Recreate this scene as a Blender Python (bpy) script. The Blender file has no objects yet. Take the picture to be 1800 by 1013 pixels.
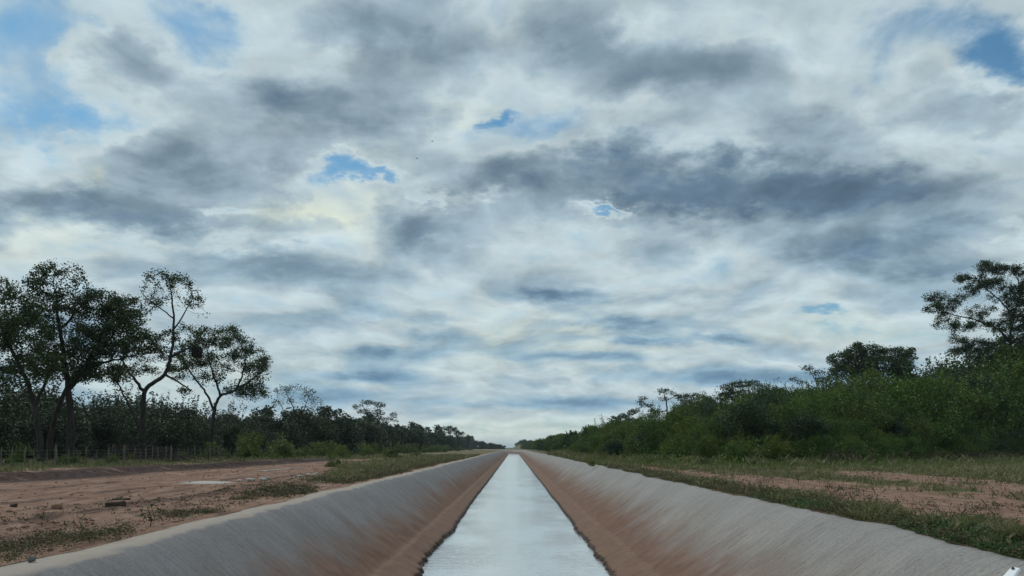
import bpy, math, random
import numpy as np
from mathutils import Vector

random.seed(7)
scene = bpy.context.scene
COL = scene.collection
R = math.radians

# ------------------------------------------------------------------ camera
F = 1500.0                      # focal length in photo pixels (photo is 1800 wide)
CAMZ = 1.55
cam_data = bpy.data.cameras.new("camera")
cam = bpy.data.objects.new("camera", cam_data)
COL.objects.link(cam)
cam.location = (0, 0, CAMZ)
cam.rotation_euler = (R(90), 0, 0)
cam_data.sensor_width = 36
cam_data.lens = 36 * F / 1800
cam_data.shift_y = (787 - 506.5) / 1800
cam_data.clip_end = 8000
scene.camera = cam

# ------------------------------------------------------------------ view
scene.view_settings.view_transform = 'Standard'
scene.view_settings.look = 'None'
scene.view_settings.gamma = 1
scene.view_settings.use_curve_mapping = False
scene.view_settings.exposure = 0.0
scene.render.engine = 'CYCLES'
scene.cycles.max_bounces = 6
scene.cycles.use_denoising = True
try:
    scene.cycles.denoiser = 'OPENIMAGEDENOISE'
except Exception:
    pass

# ------------------------------------------------------------------ node helper
class NT:
    def __init__(self, tree):
        self.t = tree
        for n in list(tree.nodes):
            tree.nodes.remove(n)
    def n(self, typ, **kw):
        nd = self.t.nodes.new(typ)
        for k, v in kw.items():
            setattr(nd, k, v)
        return nd
    def put(self, sock, v):
        if isinstance(v, bpy.types.NodeSocket):
            self.t.links.new(v, sock)
        elif v is not None:
            sock.default_value = v
    def m(self, op, a, b=None, c=None, clamp=False):
        nd = self.n('ShaderNodeMath', operation=op, use_clamp=clamp)
        for i, v in enumerate((a, b, c)):
            self.put(nd.inputs[i], v)
        return nd.outputs[0]
    def v(self, op, a, b=None, c=None):
        nd = self.n('ShaderNodeVectorMath', operation=op)
        for i, x in enumerate((a, b, c)):
            self.put(nd.inputs[i], x)
        return nd.outputs['Value'] if op in ('DOT_PRODUCT', 'LENGTH', 'DISTANCE') else nd.outputs[0]
    def xyz(self, x, y, z=0.0):
        nd = self.n('ShaderNodeCombineXYZ')
        for i, k in enumerate((x, y, z)):
            self.put(nd.inputs[i], k)
        return nd.outputs[0]
    def sep(self, vec):
        nd = self.n('ShaderNodeSeparateXYZ')
        self.put(nd.inputs[0], vec)
        return nd.outputs
    def noise(self, vec, scale, detail=4, rough=.5, dist=0.0, lac=2.0, dim='3D', norm=True):
        nd = self.n('ShaderNodeTexNoise', noise_dimensions=dim)
        nd.normalize = norm
        self.put(nd.inputs['Vector'], vec)
        self.put(nd.inputs['Scale'], scale)
        nd.inputs['Detail'].default_value = detail
        nd.inputs['Roughness'].default_value = rough
        nd.inputs['Distortion'].default_value = dist
        nd.inputs['Lacunarity'].default_value = lac
        return nd.outputs
    def ramp(self, fac, stops, interp='LINEAR'):
        nd = self.n('ShaderNodeValToRGB')
        cr = nd.color_ramp
        cr.interpolation = interp
        while len(cr.elements) < len(stops):
            cr.elements.new(0.5)
        for e, (p, c) in zip(cr.elements, stops):
            e.position = p
            if isinstance(c, (int, float)):
                c = (c, c, c)
            e.color = (c[0], c[1], c[2], 1)
        self.put(nd.inputs[0], fac)
        return nd.outputs[0]
    def mix(self, fac, a, b, typ='MIX'):
        nd = self.n('ShaderNodeMix', data_type='RGBA', blend_type=typ)
        self.put(nd.inputs[0], fac)
        for s, x in ((nd.inputs[6], a), (nd.inputs[7], b)):
            if isinstance(x, tuple) and len(x) == 3:
                x = (*x, 1)
            self.put(s, x)
        return nd.outputs[2]
    def step(self, x, lo, hi):
        nd = self.n('ShaderNodeMapRange', interpolation_type='SMOOTHSTEP')
        self.put(nd.inputs[0], x)
        nd.inputs[1].default_value = lo
        nd.inputs[2].default_value = hi
        return nd.outputs[0]

# ------------------------------------------------------------------ sky
SUN_AZ, SUN_EL = -48.0, 50.0            # degrees left of the view axis, elevation
world = bpy.data.worlds.new("World")
scene.world = world
world.use_nodes = True
w = NT(world.node_tree)
sky = w.n('ShaderNodeTexSky', sky_type='NISHITA')
sky.sun_disc = False
sky.sun_elevation = R(SUN_EL)
sky.sun_rotation = R(SUN_AZ)
sky.air_density = 1.0
sky.dust_density = 0.6
sky.ozone_density = 1.6
geo = w.n('ShaderNodeTexCoord')
D = w.sep(geo.outputs['Generated'])
dz = w.m('MAXIMUM', D[2], 0.0)
dyp = w.m('MAXIMUM', D[1], 0.08)
hz = w.m('SQRT', w.m('ADD', w.m('MULTIPLY', D[0], D[0]), w.m('MULTIPLY', D[1], D[1])))
zz = w.m('ADD', dz, w.m('MULTIPLY', hz, 0.25))
P = w.xyz(w.m('DIVIDE', D[0], zz), w.m('DIVIDE', D[1], zz), 0.0)      # point on the cloud deck
UV = w.xyz(w.m('DIVIDE', D[0], dyp), w.m('DIVIDE', dz, dyp), 0.0)      # bearing / height of a named cloud
# irregular outlines: bend the deck and the cloud bearings by turbulence
wn = w.noise(P, 1.7, 5, .5)[1]
wv = w.v('SUBTRACT', wn, (.5, .5, .5))
Pw = w.v('MULTIPLY_ADD', wv, (.34, .34, 0), P)
el = w.m('ADD', w.sep(UV)[1], 0.03)
kx = w.m('MINIMUM', w.m('MULTIPLY', el, 0.5), 0.17)
ky = w.m('MINIMUM', w.m('MULTIPLY', w.m('MULTIPLY', el, el), 1.3), 0.13)
wn2 = w.noise(P, 3.6, 6, .55)[1]
wv2 = w.v('SUBTRACT', wn2, (.5, .5, .5))
UVw = w.v('MULTIPLY_ADD', wv2, w.xyz(kx, ky, 0), UV)
wv3 = w.v('SUBTRACT', w.noise(P, 15.0, 5, .62)[1], (.5, .5, .5))
UVw = w.v('MULTIPLY_ADD', wv3, w.xyz(w.m('MULTIPLY', kx, .42), w.m('MULTIPLY', ky, .42), 0), UVw)
fbm = w.noise(Pw, 3.5, 10, .55)[0]
# same field a little nearer the sun: gives the lit and the shaded side of each billow
sx, sy = math.sin(R(SUN_AZ)), math.cos(R(SUN_AZ))
Pl = w.v('ADD', Pw, (-.03, -.05, 0))
fbm_l = w.noise(Pl, 3.5, 8, .55)[0]
bill = w.m('SUBTRACT', fbm, fbm_l)
fine = w.noise(Pw, 9.0, 6, .55, .3)[0]

def billow(vec):
    nd = w.n('ShaderNodeTexVoronoi', voronoi_dimensions='2D', feature='SMOOTH_F1')
    nd.normalize = True
    w.put(nd.inputs['Vector'], vec)
    nd.inputs['Scale'].default_value = 2.9
    nd.inputs['Detail'].default_value = 2.5
    nd.inputs['Roughness'].default_value = .45
    nd.inputs['Lacunarity'].default_value = 2.1
    nd.inputs['Smoothness'].default_value = .55
    return nd.outputs['Distance']
wq = w.v('MULTIPLY_ADD', wv3, (.10, .10, 0), Pw)
bw = billow(wq)
bw_l = billow(w.v('ADD', wq, (-.02, -.035, 0)))
heap = w.m('SUBTRACT', bw_l, bw)                  # > 0 on the side of a heap that faces the light
CLOUDS = [  # (photo px, py, sigma x, sigma y, amount): + thick grey cloud, - thin cloud or blue gap
    (650, 45, 120, 55, .62), (790, 105, 80, 36, .36), (480, 165, 75, 42, .62), (630, 190, 80, 45, .45), (560, 105, 70, 25, -.25), (880, 60, 40, 70, -.3),
    (1040, 70, 90, 60, .40), (1230, 120, 110, 38, .46), (1130, 165, 80, 25, .25), (1120, 30, 25, 50, -.3), (1100, 240, 200, 28, -.28),
    (1120, 325, 130, 40, .78), (1330, 338, 170, 40, .98), (1500, 322, 90, 38, .72), (1680, 330, 90, 30, .30),
    (1500, 425, 110, 26, .62), (1660, 415, 90, 22, .35), (1420, 230, 110, 32, .32), (1640, 470, 60, 16, .45),
    (300, 285, 85, 42, .58), (350, 215, 60, 40, .25), (120, 372, 150, 24, .50), (290, 395, 80, 22, .45), (30, 290, 50, 40, .15),
    (735, 410, 70, 26, .48), (890, 295, 75, 26, .42), (480, 285, 55, 25, .30), (430, 465, 120, 16, .32), (610, 480, 110, 18, .25),
    (1730, 215, 70, 25, .38), (980, 523, 75, 9, .60), (1210, 510, 60, 12, .25), (1150, 450, 50, 18, .25),
    (1080, 572, 75, 8, .50), (1130, 598, 80, 6, .45), (1050, 630, 90, 7, .50), (1270, 598, 45, 6, .4), (690, 622, 65, 7, .42),
    (650, 662, 70, 8, .60), (960, 708, 130, 9, .48), (1300, 665, 170, 10, .45), (790, 590, 60, 8, .3), (560, 560, 90, 10, .28),
    (780, 560, 70, 9, .25), (1500, 660, 150, 12, .4), (560, 690, 120, 12, .35),
    (606, 308, 42, 17, -1.05), (662, 316, 32, 12, -.9), (1775, 105, 52, 42, -1.35), (1062, 383, 30, 7, -.85), (832, 210, 22, 6, -.62), (1790, 425, 25, 10, -.9),
    (35, 150, 110, 150, -.40), (140, 15, 150, 34, -.40), (130, 225, 80, 26, -.35), (345, 45, 50, 45, -.55), (215, 90, 70, 48, .42), (90, 105, 22, 26, .25), (270, 150, 80, 30, .2), (120, 238, 40, 8, .3), (150, 250, 80, 26, -.35), (1690, 45, 110, 50, -.45),
    (1560, 110, 60, 70, -.32), (820, 342, 65, 9, -.45), (390, 385, 50, 10, -.40), (1440, 545, 30, 5, -.55), 
    (560, 380, 70, 20, -.22), (100, 440, 120, 14, -.22), (420, 432, 90, 10, -.2), (930, 120, 60, 60, -.1), (1000, 250, 70, 45, -.12),
    (1290, 45, 70, 25, -.2), (1000, 440, 140, 25, -.15), (900, 750, 300, 14, -.18), (1480, 580, 90, 18, -.22), (1600, 260, 80, 30, -.12),
]
acc = None
for (px, py, sxp, syp, amp) in CLOUDS:
    if amp == 0:
        continue
    u, vv = (px - 900) / 1500, (787 - py) / 1500
    su, sv = 1500 / (sxp * 1.3), 1500 / (syp * 1.3)
    q = w.v('MULTIPLY_ADD', UVw, (su, sv, 0), (-u * su, -vv * sv, 0))
    e = w.m('POWER', 0.3679, w.v('DOT_PRODUCT', q, q))
    acc = w.m('MULTIPLY_ADD', e, amp, acc if acc is not None else 0.0)
# only ahead of the camera are the clouds known one by one; elsewhere the deck is plain turbulence
acc = w.m('MULTIPLY', acc, w.step(D[1], 0.1, 0.35))
puff = w.noise(Pw, 6.0, 5, .5)[0]
acc = w.m('MULTIPLY', acc, w.m('MULTIPLY_ADD', w.step(puff, .28, .72), .85, .60))
T = w.m('MULTIPLY_ADD', w.m('SUBTRACT', fbm, .5), w.m('MULTIPLY_ADD', w.step(D[2], -.01, .09), 1.45, .42), 0.10)
T = w.m('ADD', T, acc)
T = w.m('MULTIPLY_ADD', w.m('SUBTRACT', fine, .5), 0.26, T)
T = w.m('MULTIPLY_ADD', bill, -0.7, T)
T = w.m('MULTIPLY_ADD', w.m('SUBTRACT', .33, bw), w.m('MULTIPLY', w.step(D[2], .03, .22), .55), T)
t01 = w.m('MULTIPLY_ADD', T, 0.4, 0.4, clamp=True)      # -1 .. 1.5 -> 0 .. 1
G = 10.0
cloud = w.ramp(t01, [(0.0, (.30, .44, .58)), (.20, (.38, .52, .63)), (.32, (.515, .63, .675)), (.40, (.55, .65, .685)), (.50, (.375, .485, .550)),
                     (.64, (.230, .318, .388)), (.80, (.140, .215, .296)), (1.0, (.105, .165, .235))])
alpha = w.ramp(w.m('MULTIPLY_ADD', w.m('SUBTRACT', fine, .5), .30, t01, clamp=True), [(0.0, 0.08), (.10, .20), (.22, .48), (.34, .88), (.43, 1.0)])
lit = w.m('MULTIPLY_ADD', w.m('MULTIPLY', heap, w.step(D[2], .02, .15)), -.55, w.m('MULTIPLY_ADD', bill, -1.0, 1.0))
cloud = w.v('SCALE', cloud, None)
cloud.node.inputs['Scale'].default_value = G
cl2 = w.n('ShaderNodeVectorMath', operation='SCALE')
w.put(cl2.inputs[0], cloud)
w.put(cl2.inputs['Scale'], lit)
CREAM = [(560, 385, 85, 26, 1.0), (950, 600, 170, 40, .5), (70, 435, 110, 20, .5), (1480, 580, 110, 25, .5), (890, 760, 250, 22, .5), (175, 335, 22, 22, .8), (380, 660, 140, 30, .4), (800, 195, 40, 12, .5), (640, 260, 50, 14, .5)]
cm = None
for (px, py, sxp, syp, amp) in CREAM:          # where the sun filters through thinner cloud
    su, sv = 1500 / (sxp * 1.2), 1500 / (syp * 1.2)
    q = w.v('MULTIPLY_ADD', UVw, (su, sv, 0), (-(px - 900) / 1500 * su, -(787 - py) / 1500 * sv, 0))
    cm = w.m('MULTIPLY_ADD', w.m('POWER', 0.3679, w.v('DOT_PRODUCT', q, q)), amp, cm if cm is not None else 0.0)
cm = w.m('MULTIPLY', w.m('MULTIPLY', cm, w.step(D[1], 0.1, 0.35)), w.step(t01, .62, .42), clamp=True)
low = w.step(D[2], .30, .02)
cl3 = w.v('MULTIPLY', cl2.outputs[0], w.mix(w.m('MULTIPLY', low, w.step(t01, .42, .62)), (1.0, 1.0, 1.0), (.92, 1.10, 1.22)))
cl3 = w.v('MULTIPLY', cl3, w.mix(cm, (1, 1, 1), (1.30, 1.18, .96)))
cl3 = w.v('MULTIPLY', cl3, (.99, 1.0, 1.0))
base = w.v('MULTIPLY', sky.outputs[0], (.47, .84, .93))
colr = w.mix(alpha, base, cl3)
colr = w.mix(w.step(D[2], -.03, 0.0), (3.6, 4.2, 4.6), colr)       # under the horizon: plain murk
bg = w.n('ShaderNodeBackground')
w.put(bg.inputs[0], colr)
bg.inputs[1].default_value = 0.1
wo = w.n('ShaderNodeOutputWorld')
w.t.links.new(bg.outputs[0], wo.inputs[0])
world.cycles.sampling_method = 'MANUAL'
world.cycles.sample_map_resolution = 512

# ------------------------------------------------------------------ sun (behind the cloud)
sd = bpy.data.lights.new("sun", 'SUN')
sd.energy = 1.2
sd.angle = R(16)
sd.color = (1.0, .96, .90)
so = bpy.data.objects.new("sun", sd)
COL.objects.link(so)
ce = math.cos(R(SUN_EL))
sdir = Vector((math.sin(R(SUN_AZ)) * ce, math.cos(R(SUN_AZ)) * ce, math.sin(R(SUN_EL))))
so.rotation_euler = (-sdir).to_track_quat('-Z', 'Y').to_euler()

# ------------------------------------------------------------------ helpers
def vnoise(x, y, seed=0):
    """smooth value noise, numpy arrays in, 0..1 out"""
    x = np.asarray(x, float); y = np.asarray(y, float)
    xi = np.floor(x).astype(np.int64); yi = np.floor(y).astype(np.int64)
    fx = x - xi; fy = y - yi
    fx = fx * fx * (3 - 2 * fx); fy = fy * fy * (3 - 2 * fy)
    def h(a, b):
        n = (a * 374761393 + b * 668265263 + seed * 974711) & 0x7fffffff
        n = ((n ^ (n >> 13)) * 1274126177) & 0x7fffffff
        n = n ^ (n >> 16)
        return (n & 0xffff) / 65535.0
    a = h(xi, yi); b = h(xi + 1, yi); c = h(xi, yi + 1); d = h(xi + 1, yi + 1)
    return (a * (1 - fx) + b * fx) * (1 - fy) + (c * (1 - fx) + d * fx) * fy
def fbm2(x, y, oct=4, seed=0):
    s = 0; a = .5; t = 0
    for i in range(oct):
        s = s + a * vnoise(np.asarray(x) * 2 ** i, np.asarray(y) * 2 ** i, seed + i * 17)
        t += a; a *= .55
    return s / t
def sstep(x, a, b):
    t = np.clip((np.asarray(x, float) - a) / (b - a), 0, 1)
    return t * t * (3 - 2 * t)

def mesh_np(name, verts, faces, smooth=False):
    """faces: one (m,k) array or a list of them"""
    if not isinstance(faces, (list, tuple)):
        faces = [faces]
    me = bpy.data.meshes.new(name)
    verts = np.ascontiguousarray(verts, dtype=np.float32)
    me.vertices.add(len(verts))
    me.vertices.foreach_set('co', verts.ravel())
    faces = [np.asarray(f) for f in faces if len(f)]
    loops = np.concatenate([f.ravel() for f in faces]).astype(np.int32)
    sizes = np.concatenate([np.full(len(f), f.shape[1]) for f in faces]).astype(np.int32)
    starts = np.concatenate([[0], np.cumsum(sizes)[:-1]]).astype(np.int32)
    me.loops.add(len(loops)); me.loops.foreach_set('vertex_index', loops)
    me.polygons.add(len(sizes))
    me.polygons.foreach_set('loop_start', starts)
    me.polygons.foreach_set('loop_total', sizes)
    me.update(calc_edges=True)
    if smooth:
        me.polygons.foreach_set('use_smooth', np.ones(len(sizes), dtype=bool))
    return me
def link(name, me, mat=None, parent=None, loc=None, kind=None, label=None, cat=None, group=None):
    o = bpy.data.objects.new(name, me)
    COL.objects.link(o)
    if mat is not None and me is not None and not me.materials:
        me.materials.append(mat)
    if parent is not None: o.parent = parent
    if loc is not None: o.location = loc
    for k, v in (('kind', kind), ('label', label), ('category', cat), ('group', group)):
        if v: o[k] = v
    return o
def thing(name, label, cat, loc=(0, 0, 0), rz=0, group=None, scale=None):
    o = link(name, None, loc=loc, label=label, cat=cat, group=group)
    o.rotation_euler = (0, 0, rz)
    if scale is not None: o.scale = (scale,) * 3 if np.isscalar(scale) else scale
    return o
def copy_thing(root, loc, rz, scale, label, group):
    r = root.copy(); COL.objects.link(r)
    r.location = loc; r.rotation_euler = (0, 0, rz)
    r.scale = (scale,) * 3 if np.isscalar(scale) else scale
    r['label'] = label
    if group: r['group'] = group
    for ch in root.children:
        c = ch.copy(); COL.objects.link(c); c.parent = r
    return r
def grid_faces(nr, nc):
    i = np.arange(nr - 1)[:, None] * nc + np.arange(nc - 1)[None, :]
    i = i.ravel()
    return np.stack([i, i + 1, i + nc + 1, i + nc], 1)

# ------------------------------------------------------------------ materials
def new_mat(name):
    m = bpy.data.materials.new(name); m.use_nodes = True
    t = NT(m.node_tree)
    bs = t.n('ShaderNodeBsdfPrincipled'); out = t.n('ShaderNodeOutputMaterial')
    t.t.links.new(bs.outputs[0], out.inputs[0])
    return m, t, bs, out
def bump(t, bs, height, strength, dist):
    b = t.n('ShaderNodeBump'); b.inputs['Strength'].default_value = strength
    b.inputs['Distance'].default_value = dist
    if 'Coat Normal' in bs.inputs: t.t.links.new(b.outputs[0], bs.inputs['Coat Normal'])
    t.put(b.inputs['Height'], height)
    t.t.links.new(b.outputs[0], bs.inputs['Normal'])

def mat_leaf(name, dark, light, trans=.25, sat_var=.5, yellow=None, yfrac=.05):
    m, t, bs, out = new_mat(name)
    g = t.n('ShaderNodeNewGeometry'); oi = t.n('ShaderNodeObjectInfo')
    rnd = g.outputs['Random Per Island']
    pn = t.noise(g.outputs['Position'], .45, 3, .6)[0]
    f = t.m('MULTIPLY_ADD', rnd, .45, t.m('MULTIPLY_ADD', t.m('SUBTRACT', pn, .5), 1.3, t.m('MULTIPLY_ADD', oi.outputs['Random'], .45, .05)), clamp=True)
    c = t.mix(f, dark, light)
    if yellow:
        c = t.mix(t.m('GREATER_THAN', t.m('FRACT', t.m('MULTIPLY', rnd, 17.3)), 1 - yfrac), c, yellow)
    t.put(bs.inputs['Base Color'], c)
    bs.inputs['Roughness'].default_value = .55
    bs.inputs['Specular IOR Level'].default_value = .3
    tr = t.n('ShaderNodeBsdfTranslucent')
    t.put(tr.inputs[0], t.mix(.5, c, light))
    mx = t.n('ShaderNodeMixShader'); mx.inputs[0].default_value = trans
    t.t.links.new(bs.outputs[0], mx.inputs[1]); t.t.links.new(tr.outputs[0], mx.inputs[2])
    t.t.links.new(mx.outputs[0], out.inputs[0])
    return m
def mat_plain(name, c1, c2, scale=6, rough=.9, bmp=0.0, stretch=(1, 1, 1)):
    m, t, bs, out = new_mat(name)
    tc = t.n('ShaderNodeTexCoord')
    vec = t.v('MULTIPLY', tc.outputs['Object'], stretch)
    n = t.noise(vec, scale, 6, .6)[0]
    t.put(bs.inputs['Base Color'], t.mix(t.step(n, .3, .7), c1, c2))
    bs.inputs['Roughness'].default_value = rough
    bs.inputs['Specular IOR Level'].default_value = .25
    if bmp: bump(t, bs, n, .6, bmp)
    return m

M_LEAF = mat_leaf('tree_leaves', (.015, .032, .011), (.058, .095, .022), .18)
M_UNDER = mat_leaf('understorey_leaves', (.011, .022, .008), (.038, .062, .018), .15)
M_LEAF_FAR = mat_leaf('distant_leaves', (.018, .036, .015), (.052, .080, .028), .12)
M_SHRUB = mat_leaf('thicket_leaves', (.015, .046, .005), (.080, .158, .012), .24, yellow=(.26, .30, .11), yfrac=.035)  # the few bright yellow leaves are glints painted as leaf colour
M_SHRUB_Y = mat_leaf('thicket_leaves_yellowish', (.026, .054, .005), (.112, .165, .012), .26, yellow=(.30, .32, .12), yfrac=.05)  # bright leaf share again stands in for glints on the foliage
M_SHRUB_D = mat_leaf('thicket_leaves_dark', (.010, .028, .008), (.036, .075, .020), .15)
M_BUSH = mat_leaf('bush_leaves', (.050, .090, .014), (.140, .190, .034), .25, yellow=(.20, .20, .09), yfrac=.04)
M_WEED = mat_leaf('weed_leaves', (.028, .034, .012), (.090, .092, .034), .2, yellow=(.13, .085, .045), yfrac=.30)
M_GREENWEED = mat_leaf('fresh_weed_leaves', (.030, .070, .018), (.070, .140, .040), .2)
M_GRASS = mat_leaf('dry_grass_blades', (.075, .090, .028), (.195, .190, .075), .2, yellow=(.28, .23, .13), yfrac=.25)
M_BARK = mat_plain('dark_bark', (.018, .016, .014), (.048, .042, .036), 5, .95, .02, (1, 1, .3))
M_STICK = mat_plain('dead_sticks', (.022, .018, .015), (.065, .056, .048), 5)
M_POST = mat_plain('weathered_post', (.06, .05, .042), (.20, .17, .14), 4, .9, .01, (1, 1, .2))
M_WIRE = mat_plain('fence_wire_steel', (.12, .11, .10), (.25, .23, .21), 9, .5)
M_CLOD = mat_plain('dry_clods', (.13, .075, .052), (.27, .165, .115), 7, 1, .01)
M_STONE = mat_plain('pale_rubble', (.30, .28, .25), (.46, .44, .40), 8, .9, .01)
M_LOG = mat_plain('dark_wood', (.030, .022, .018), (.075, .055, .042), 14, .95, .01, (.2, 1, 1))
M_NEST = mat_plain('nest_twigs', (.008, .006, .005), (.025, .02, .016), 20, 1, .03)

# ------------------------------------------------------------------ canal plan
WATER_Z = CAMZ - 3.87
def cx(y):
    y = np.asarray(y, float)
    return .05 + .002 * y - .5 * np.clip(y - 490, 0, None) ** 2 / 420.0
def rim_off(side, y):
    y = np.asarray(y, float)
    if side < 0:
        return 6.30 + .55 * (fbm2(y / 4.3, 0 * y, 3, 5) - .5) + .10 * (vnoise(y / 9.0, 0 * y, 9) - .5)
    return 6.72 + .62 * (fbm2(y / 4.0, 0 * y + 3, 3, 15) - .5) + .16 * (vnoise(y / 7.0, 0 * y + 3, 19) - .5)
RIMZ = {-1: 0.0, 1: .10}
def rows(y0, y1, smin, k):
    ys = [y0]
    while ys[-1] < y1:
        ys.append(ys[-1] + max(smin, k * abs(ys[-1])))
    return np.array(ys)

def build_lining():
    ys = rows(2.0, 760, .09, .0042)
    nr = len(ys); V = []; base = 0; Fs = []
    # share of the slope, height share: a slope that flattens towards its toe and rolls over at the rim
    for side in (-1, 1):
        ro = rim_off(side, ys); rz = RIMZ[side]
        rag = .34 * (fbm2(ys / .42, 0 * ys + side, 4, 31) - .5) + .46 * (fbm2(ys / 5.0, 0 * ys + side, 3, 41) - .5)
        led = .30 * (fbm2(ys / 3.1, 0 * ys + side, 4, 51) - .5)
        wv = .05 * (fbm2(ys / 2.6, 0 * ys + side, 3, 61) - .5)
        edge = 2.92 + rag * (.35 + .65 * sstep(60 - ys, 0, 35))
        ridge = 3.62 + led * .6
        prof = []
        prof.append((0 * ys + 1.9, 0 * ys - 3.2))
        prof.append((edge - .16, 0 * ys - 2.62))
        prof.append((edge - .02, 0 * ys - 2.38))
        prof.append((edge + .04, 0 * ys - 2.27 + rag * .05))
        prof.append((edge + .10, 0 * ys - 2.16 + rag * .08))
        prof.append((edge + .20, 0 * ys - 2.11 + rag * .05))
        for k in (.35, .7):
            prof.append((edge + .20 + (ridge - edge - .2) * k, -2.11 + .22 * k + 0 * ys + .02 * np.sin(ys * 9 + k * 5) * vnoise(ys * 3, ys * 0 + k, 77)))
        prof.append((ridge, 0 * ys - 1.865)); prof.append((ridge + .06, 0 * ys - 1.845)); prof.append((ridge + .16, 0 * ys - 1.85))
        x0 = ridge + .16
        # straight slope that rolls over into the rim
        span = ro - x0
        rr_ = .34
        sl = (rz + 1.85) / (span + .12 - rr_ * (1 - np.exp(-(span + .12) / rr_)))
        for k in (.06, .14, .22, .30, .38, .46, .54, .62, .70, .77, .83, .88, .92, .96, 1.0):
            tt = span * (1 - k) + .12
            zz = rz - sl * (tt - rr_ * (1 - np.exp(-tt / rr_)))
            sag = -.07 * math.sin(math.pi * min(1, k * 1.15)) if k < .87 else 0
            prof.append((x0 + span * k, zz + sag + wv * np.sin(k * 3.14) + .012 * (vnoise(ys * 2.2, 0 * ys + k * 9, 83) - .5)))
        for (dx, dzz) in ((.12, 0), (.45, .002), (.75, -.02), (1.1, -.12)):
            prof.append((ro + dx, rz + dzz + 0 * ys))
        X = np.stack([p[0] for p in prof], 1); Z = np.stack([np.broadcast_to(p[1], ys.shape) for p in prof], 1)
        Xw = cx(ys)[:, None] + side * X
        Yw = np.broadcast_to(ys[:, None], X.shape)
        nc = X.shape[1]
        V.append(np.stack([Xw, Yw, Z], 2).reshape(-1, 3))
        f = grid_faces(nr, nc) + base
        Fs.append(f if side > 0 else f[:, ::-1]); base += nr * nc
    me = mesh_np('canal_lining', np.concatenate(V), np.concatenate(Fs), True)
    m, t, bs, out = new_mat('broomed_concrete')
    pos = t.n('ShaderNodeNewGeometry').outputs['Position']
    s = t.sep(pos)
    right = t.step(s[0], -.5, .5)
    # broom marks run down the slope: fine across it, long along it
    vb = t.v('MULTIPLY', pos, (.35, 3.4, .35))
    broom = t.noise(vb, 2.2, 5, .65)[0]
    vb2 = t.v('MULTIPLY', pos, (.8, 9.0, .8))
    broom2 = t.noise(vb2, 2.6, 4, .7)[0]
    blot = t.noise(pos, .55, 5, .6)[0]
    gr = t.noise(pos, 22, 4, .7)[0]
    lum = t.m('ADD', t.m('MULTIPLY_ADD', t.m('SUBTRACT', broom, .5), .42, t.m('MULTIPLY', t.m('SUBTRACT', broom2, .5), .80)),
              t.m('MULTIPLY_ADD', t.m('SUBTRACT', blot, .5), .55, t.m('MULTIPLY_ADD', t.m('SUBTRACT', gr, .5), 1.1, 1.0)))
    con = t.v('SCALE', t.mix(right, (.216, .203, .203), (.296, .278, .256)), None)  # left slope toned darker than right: its shade is painted into the base colour
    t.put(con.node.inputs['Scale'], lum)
    # day joints between pours: each bay a touch lighter or darker
    bay = t.m('DIVIDE', t.m('ADD', s[1], t.m('MULTIPLY', t.m('SUBTRACT', blot, .5), .5)), 3.6)
    wn_ = t.n('ShaderNodeTexWhiteNoise', noise_dimensions='2D')
    t.put(wn_.inputs['Vector'], t.xyz(t.m('FLOOR', bay), t.m('FLOOR', right)))
    con = t.mix(t.m('MULTIPLY_ADD', wn_.outputs['Value'], .16, 0.0), con, (.16, .155, .155))
    jf = t.m('ABSOLUTE', t.m('SUBTRACT', t.m('FRACT', bay), .5))
    con = t.mix(t.m('MULTIPLY', t.step(jf, .489, .497), .32), con, (.11, .105, .10))
    # dark dashes
    dash = t.step(t.noise(t.v('MULTIPLY', pos, (1.1, 4.5, 1.1)), 2.4, 3, .6)[0], .665, .74)
    con = t.mix(t.m('MULTIPLY', dash, .75), con, (.105, .10, .105))
    dash2 = t.step(t.noise(t.v('MULTIPLY', pos, (1.6, 11.0, 1.6)), 1.9, 4, .65, .2)[0], .622, .672)
    con = t.mix(t.m('MULTIPLY', dash2, .75), con, (.085, .082, .085))
    pale = t.step(t.noise(t.v('MULTIPLY', pos, (.55, 1.9, .55)), 1.3, 5, .65)[0], .62, .74)
    con = t.mix(t.m('MULTIPLY', pale, .30), con, (.47, .46, .43))
    # river silt left by higher water, ragged upper border
    zz = t.m('ADD', s[2], t.m('MULTIPLY_ADD', t.m('SUBTRACT', broom, .5), .95, t.m('MULTIPLY', t.m('SUBTRACT', blot, .5), .9)))
    silt = t.m('MULTIPLY', t.step(t.m('MULTIPLY_ADD', t.m('SUBTRACT', t.noise(t.v('MULTIPLY', pos, (.3, .35, .3)), 1.0, 4, .6)[0], .5), 1.3, zz), -.35, -1.75), .97)
    sc = t.mix(t.step(t.noise(pos, 1.7, 5, .6)[0], .3, .7), (.140, .073, .048), (.210, .118, .078))
    con = t.mix(silt, con, sc)
    bench = t.m('MULTIPLY', t.step(s[2], -1.80, -1.875), .55)
    bc = t.mix(t.step(t.noise(t.v('MULTIPLY', pos, (1, 5, 1)), 3, 5, .65)[0], .3, .7), (.155, .092, .066), (.265, .170, .122))
    con = t.mix(bench, con, bc)
    lipn = t.m('MULTIPLY', t.step(s[2], -1.895, -1.865), t.step(s[2], -1.80, -1.845))
    con = t.mix(t.m('MULTIPLY', t.m('MULTIPLY', lipn, .16), t.step(t.noise(pos, 1.4, 4, .6)[0], .42, .62)), con, (.33, .23, .175))
    wet = t.step(t.m('ADD', s[2], t.m('MULTIPLY', t.m('SUBTRACT', gr, .5), .12)), -2.15, -2.20)
    con = t.mix(t.m('MULTIPLY', wet, t.step(t.noise(pos, 2.6, 4, .6)[0], .25, .5)), con, (.040, .025, .017))
    # sand blown over the left lip
    sandn = t.noise(t.v('MULTIPLY', pos, (1, .5, 1)), 1.6, 5, .6)[0]
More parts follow.
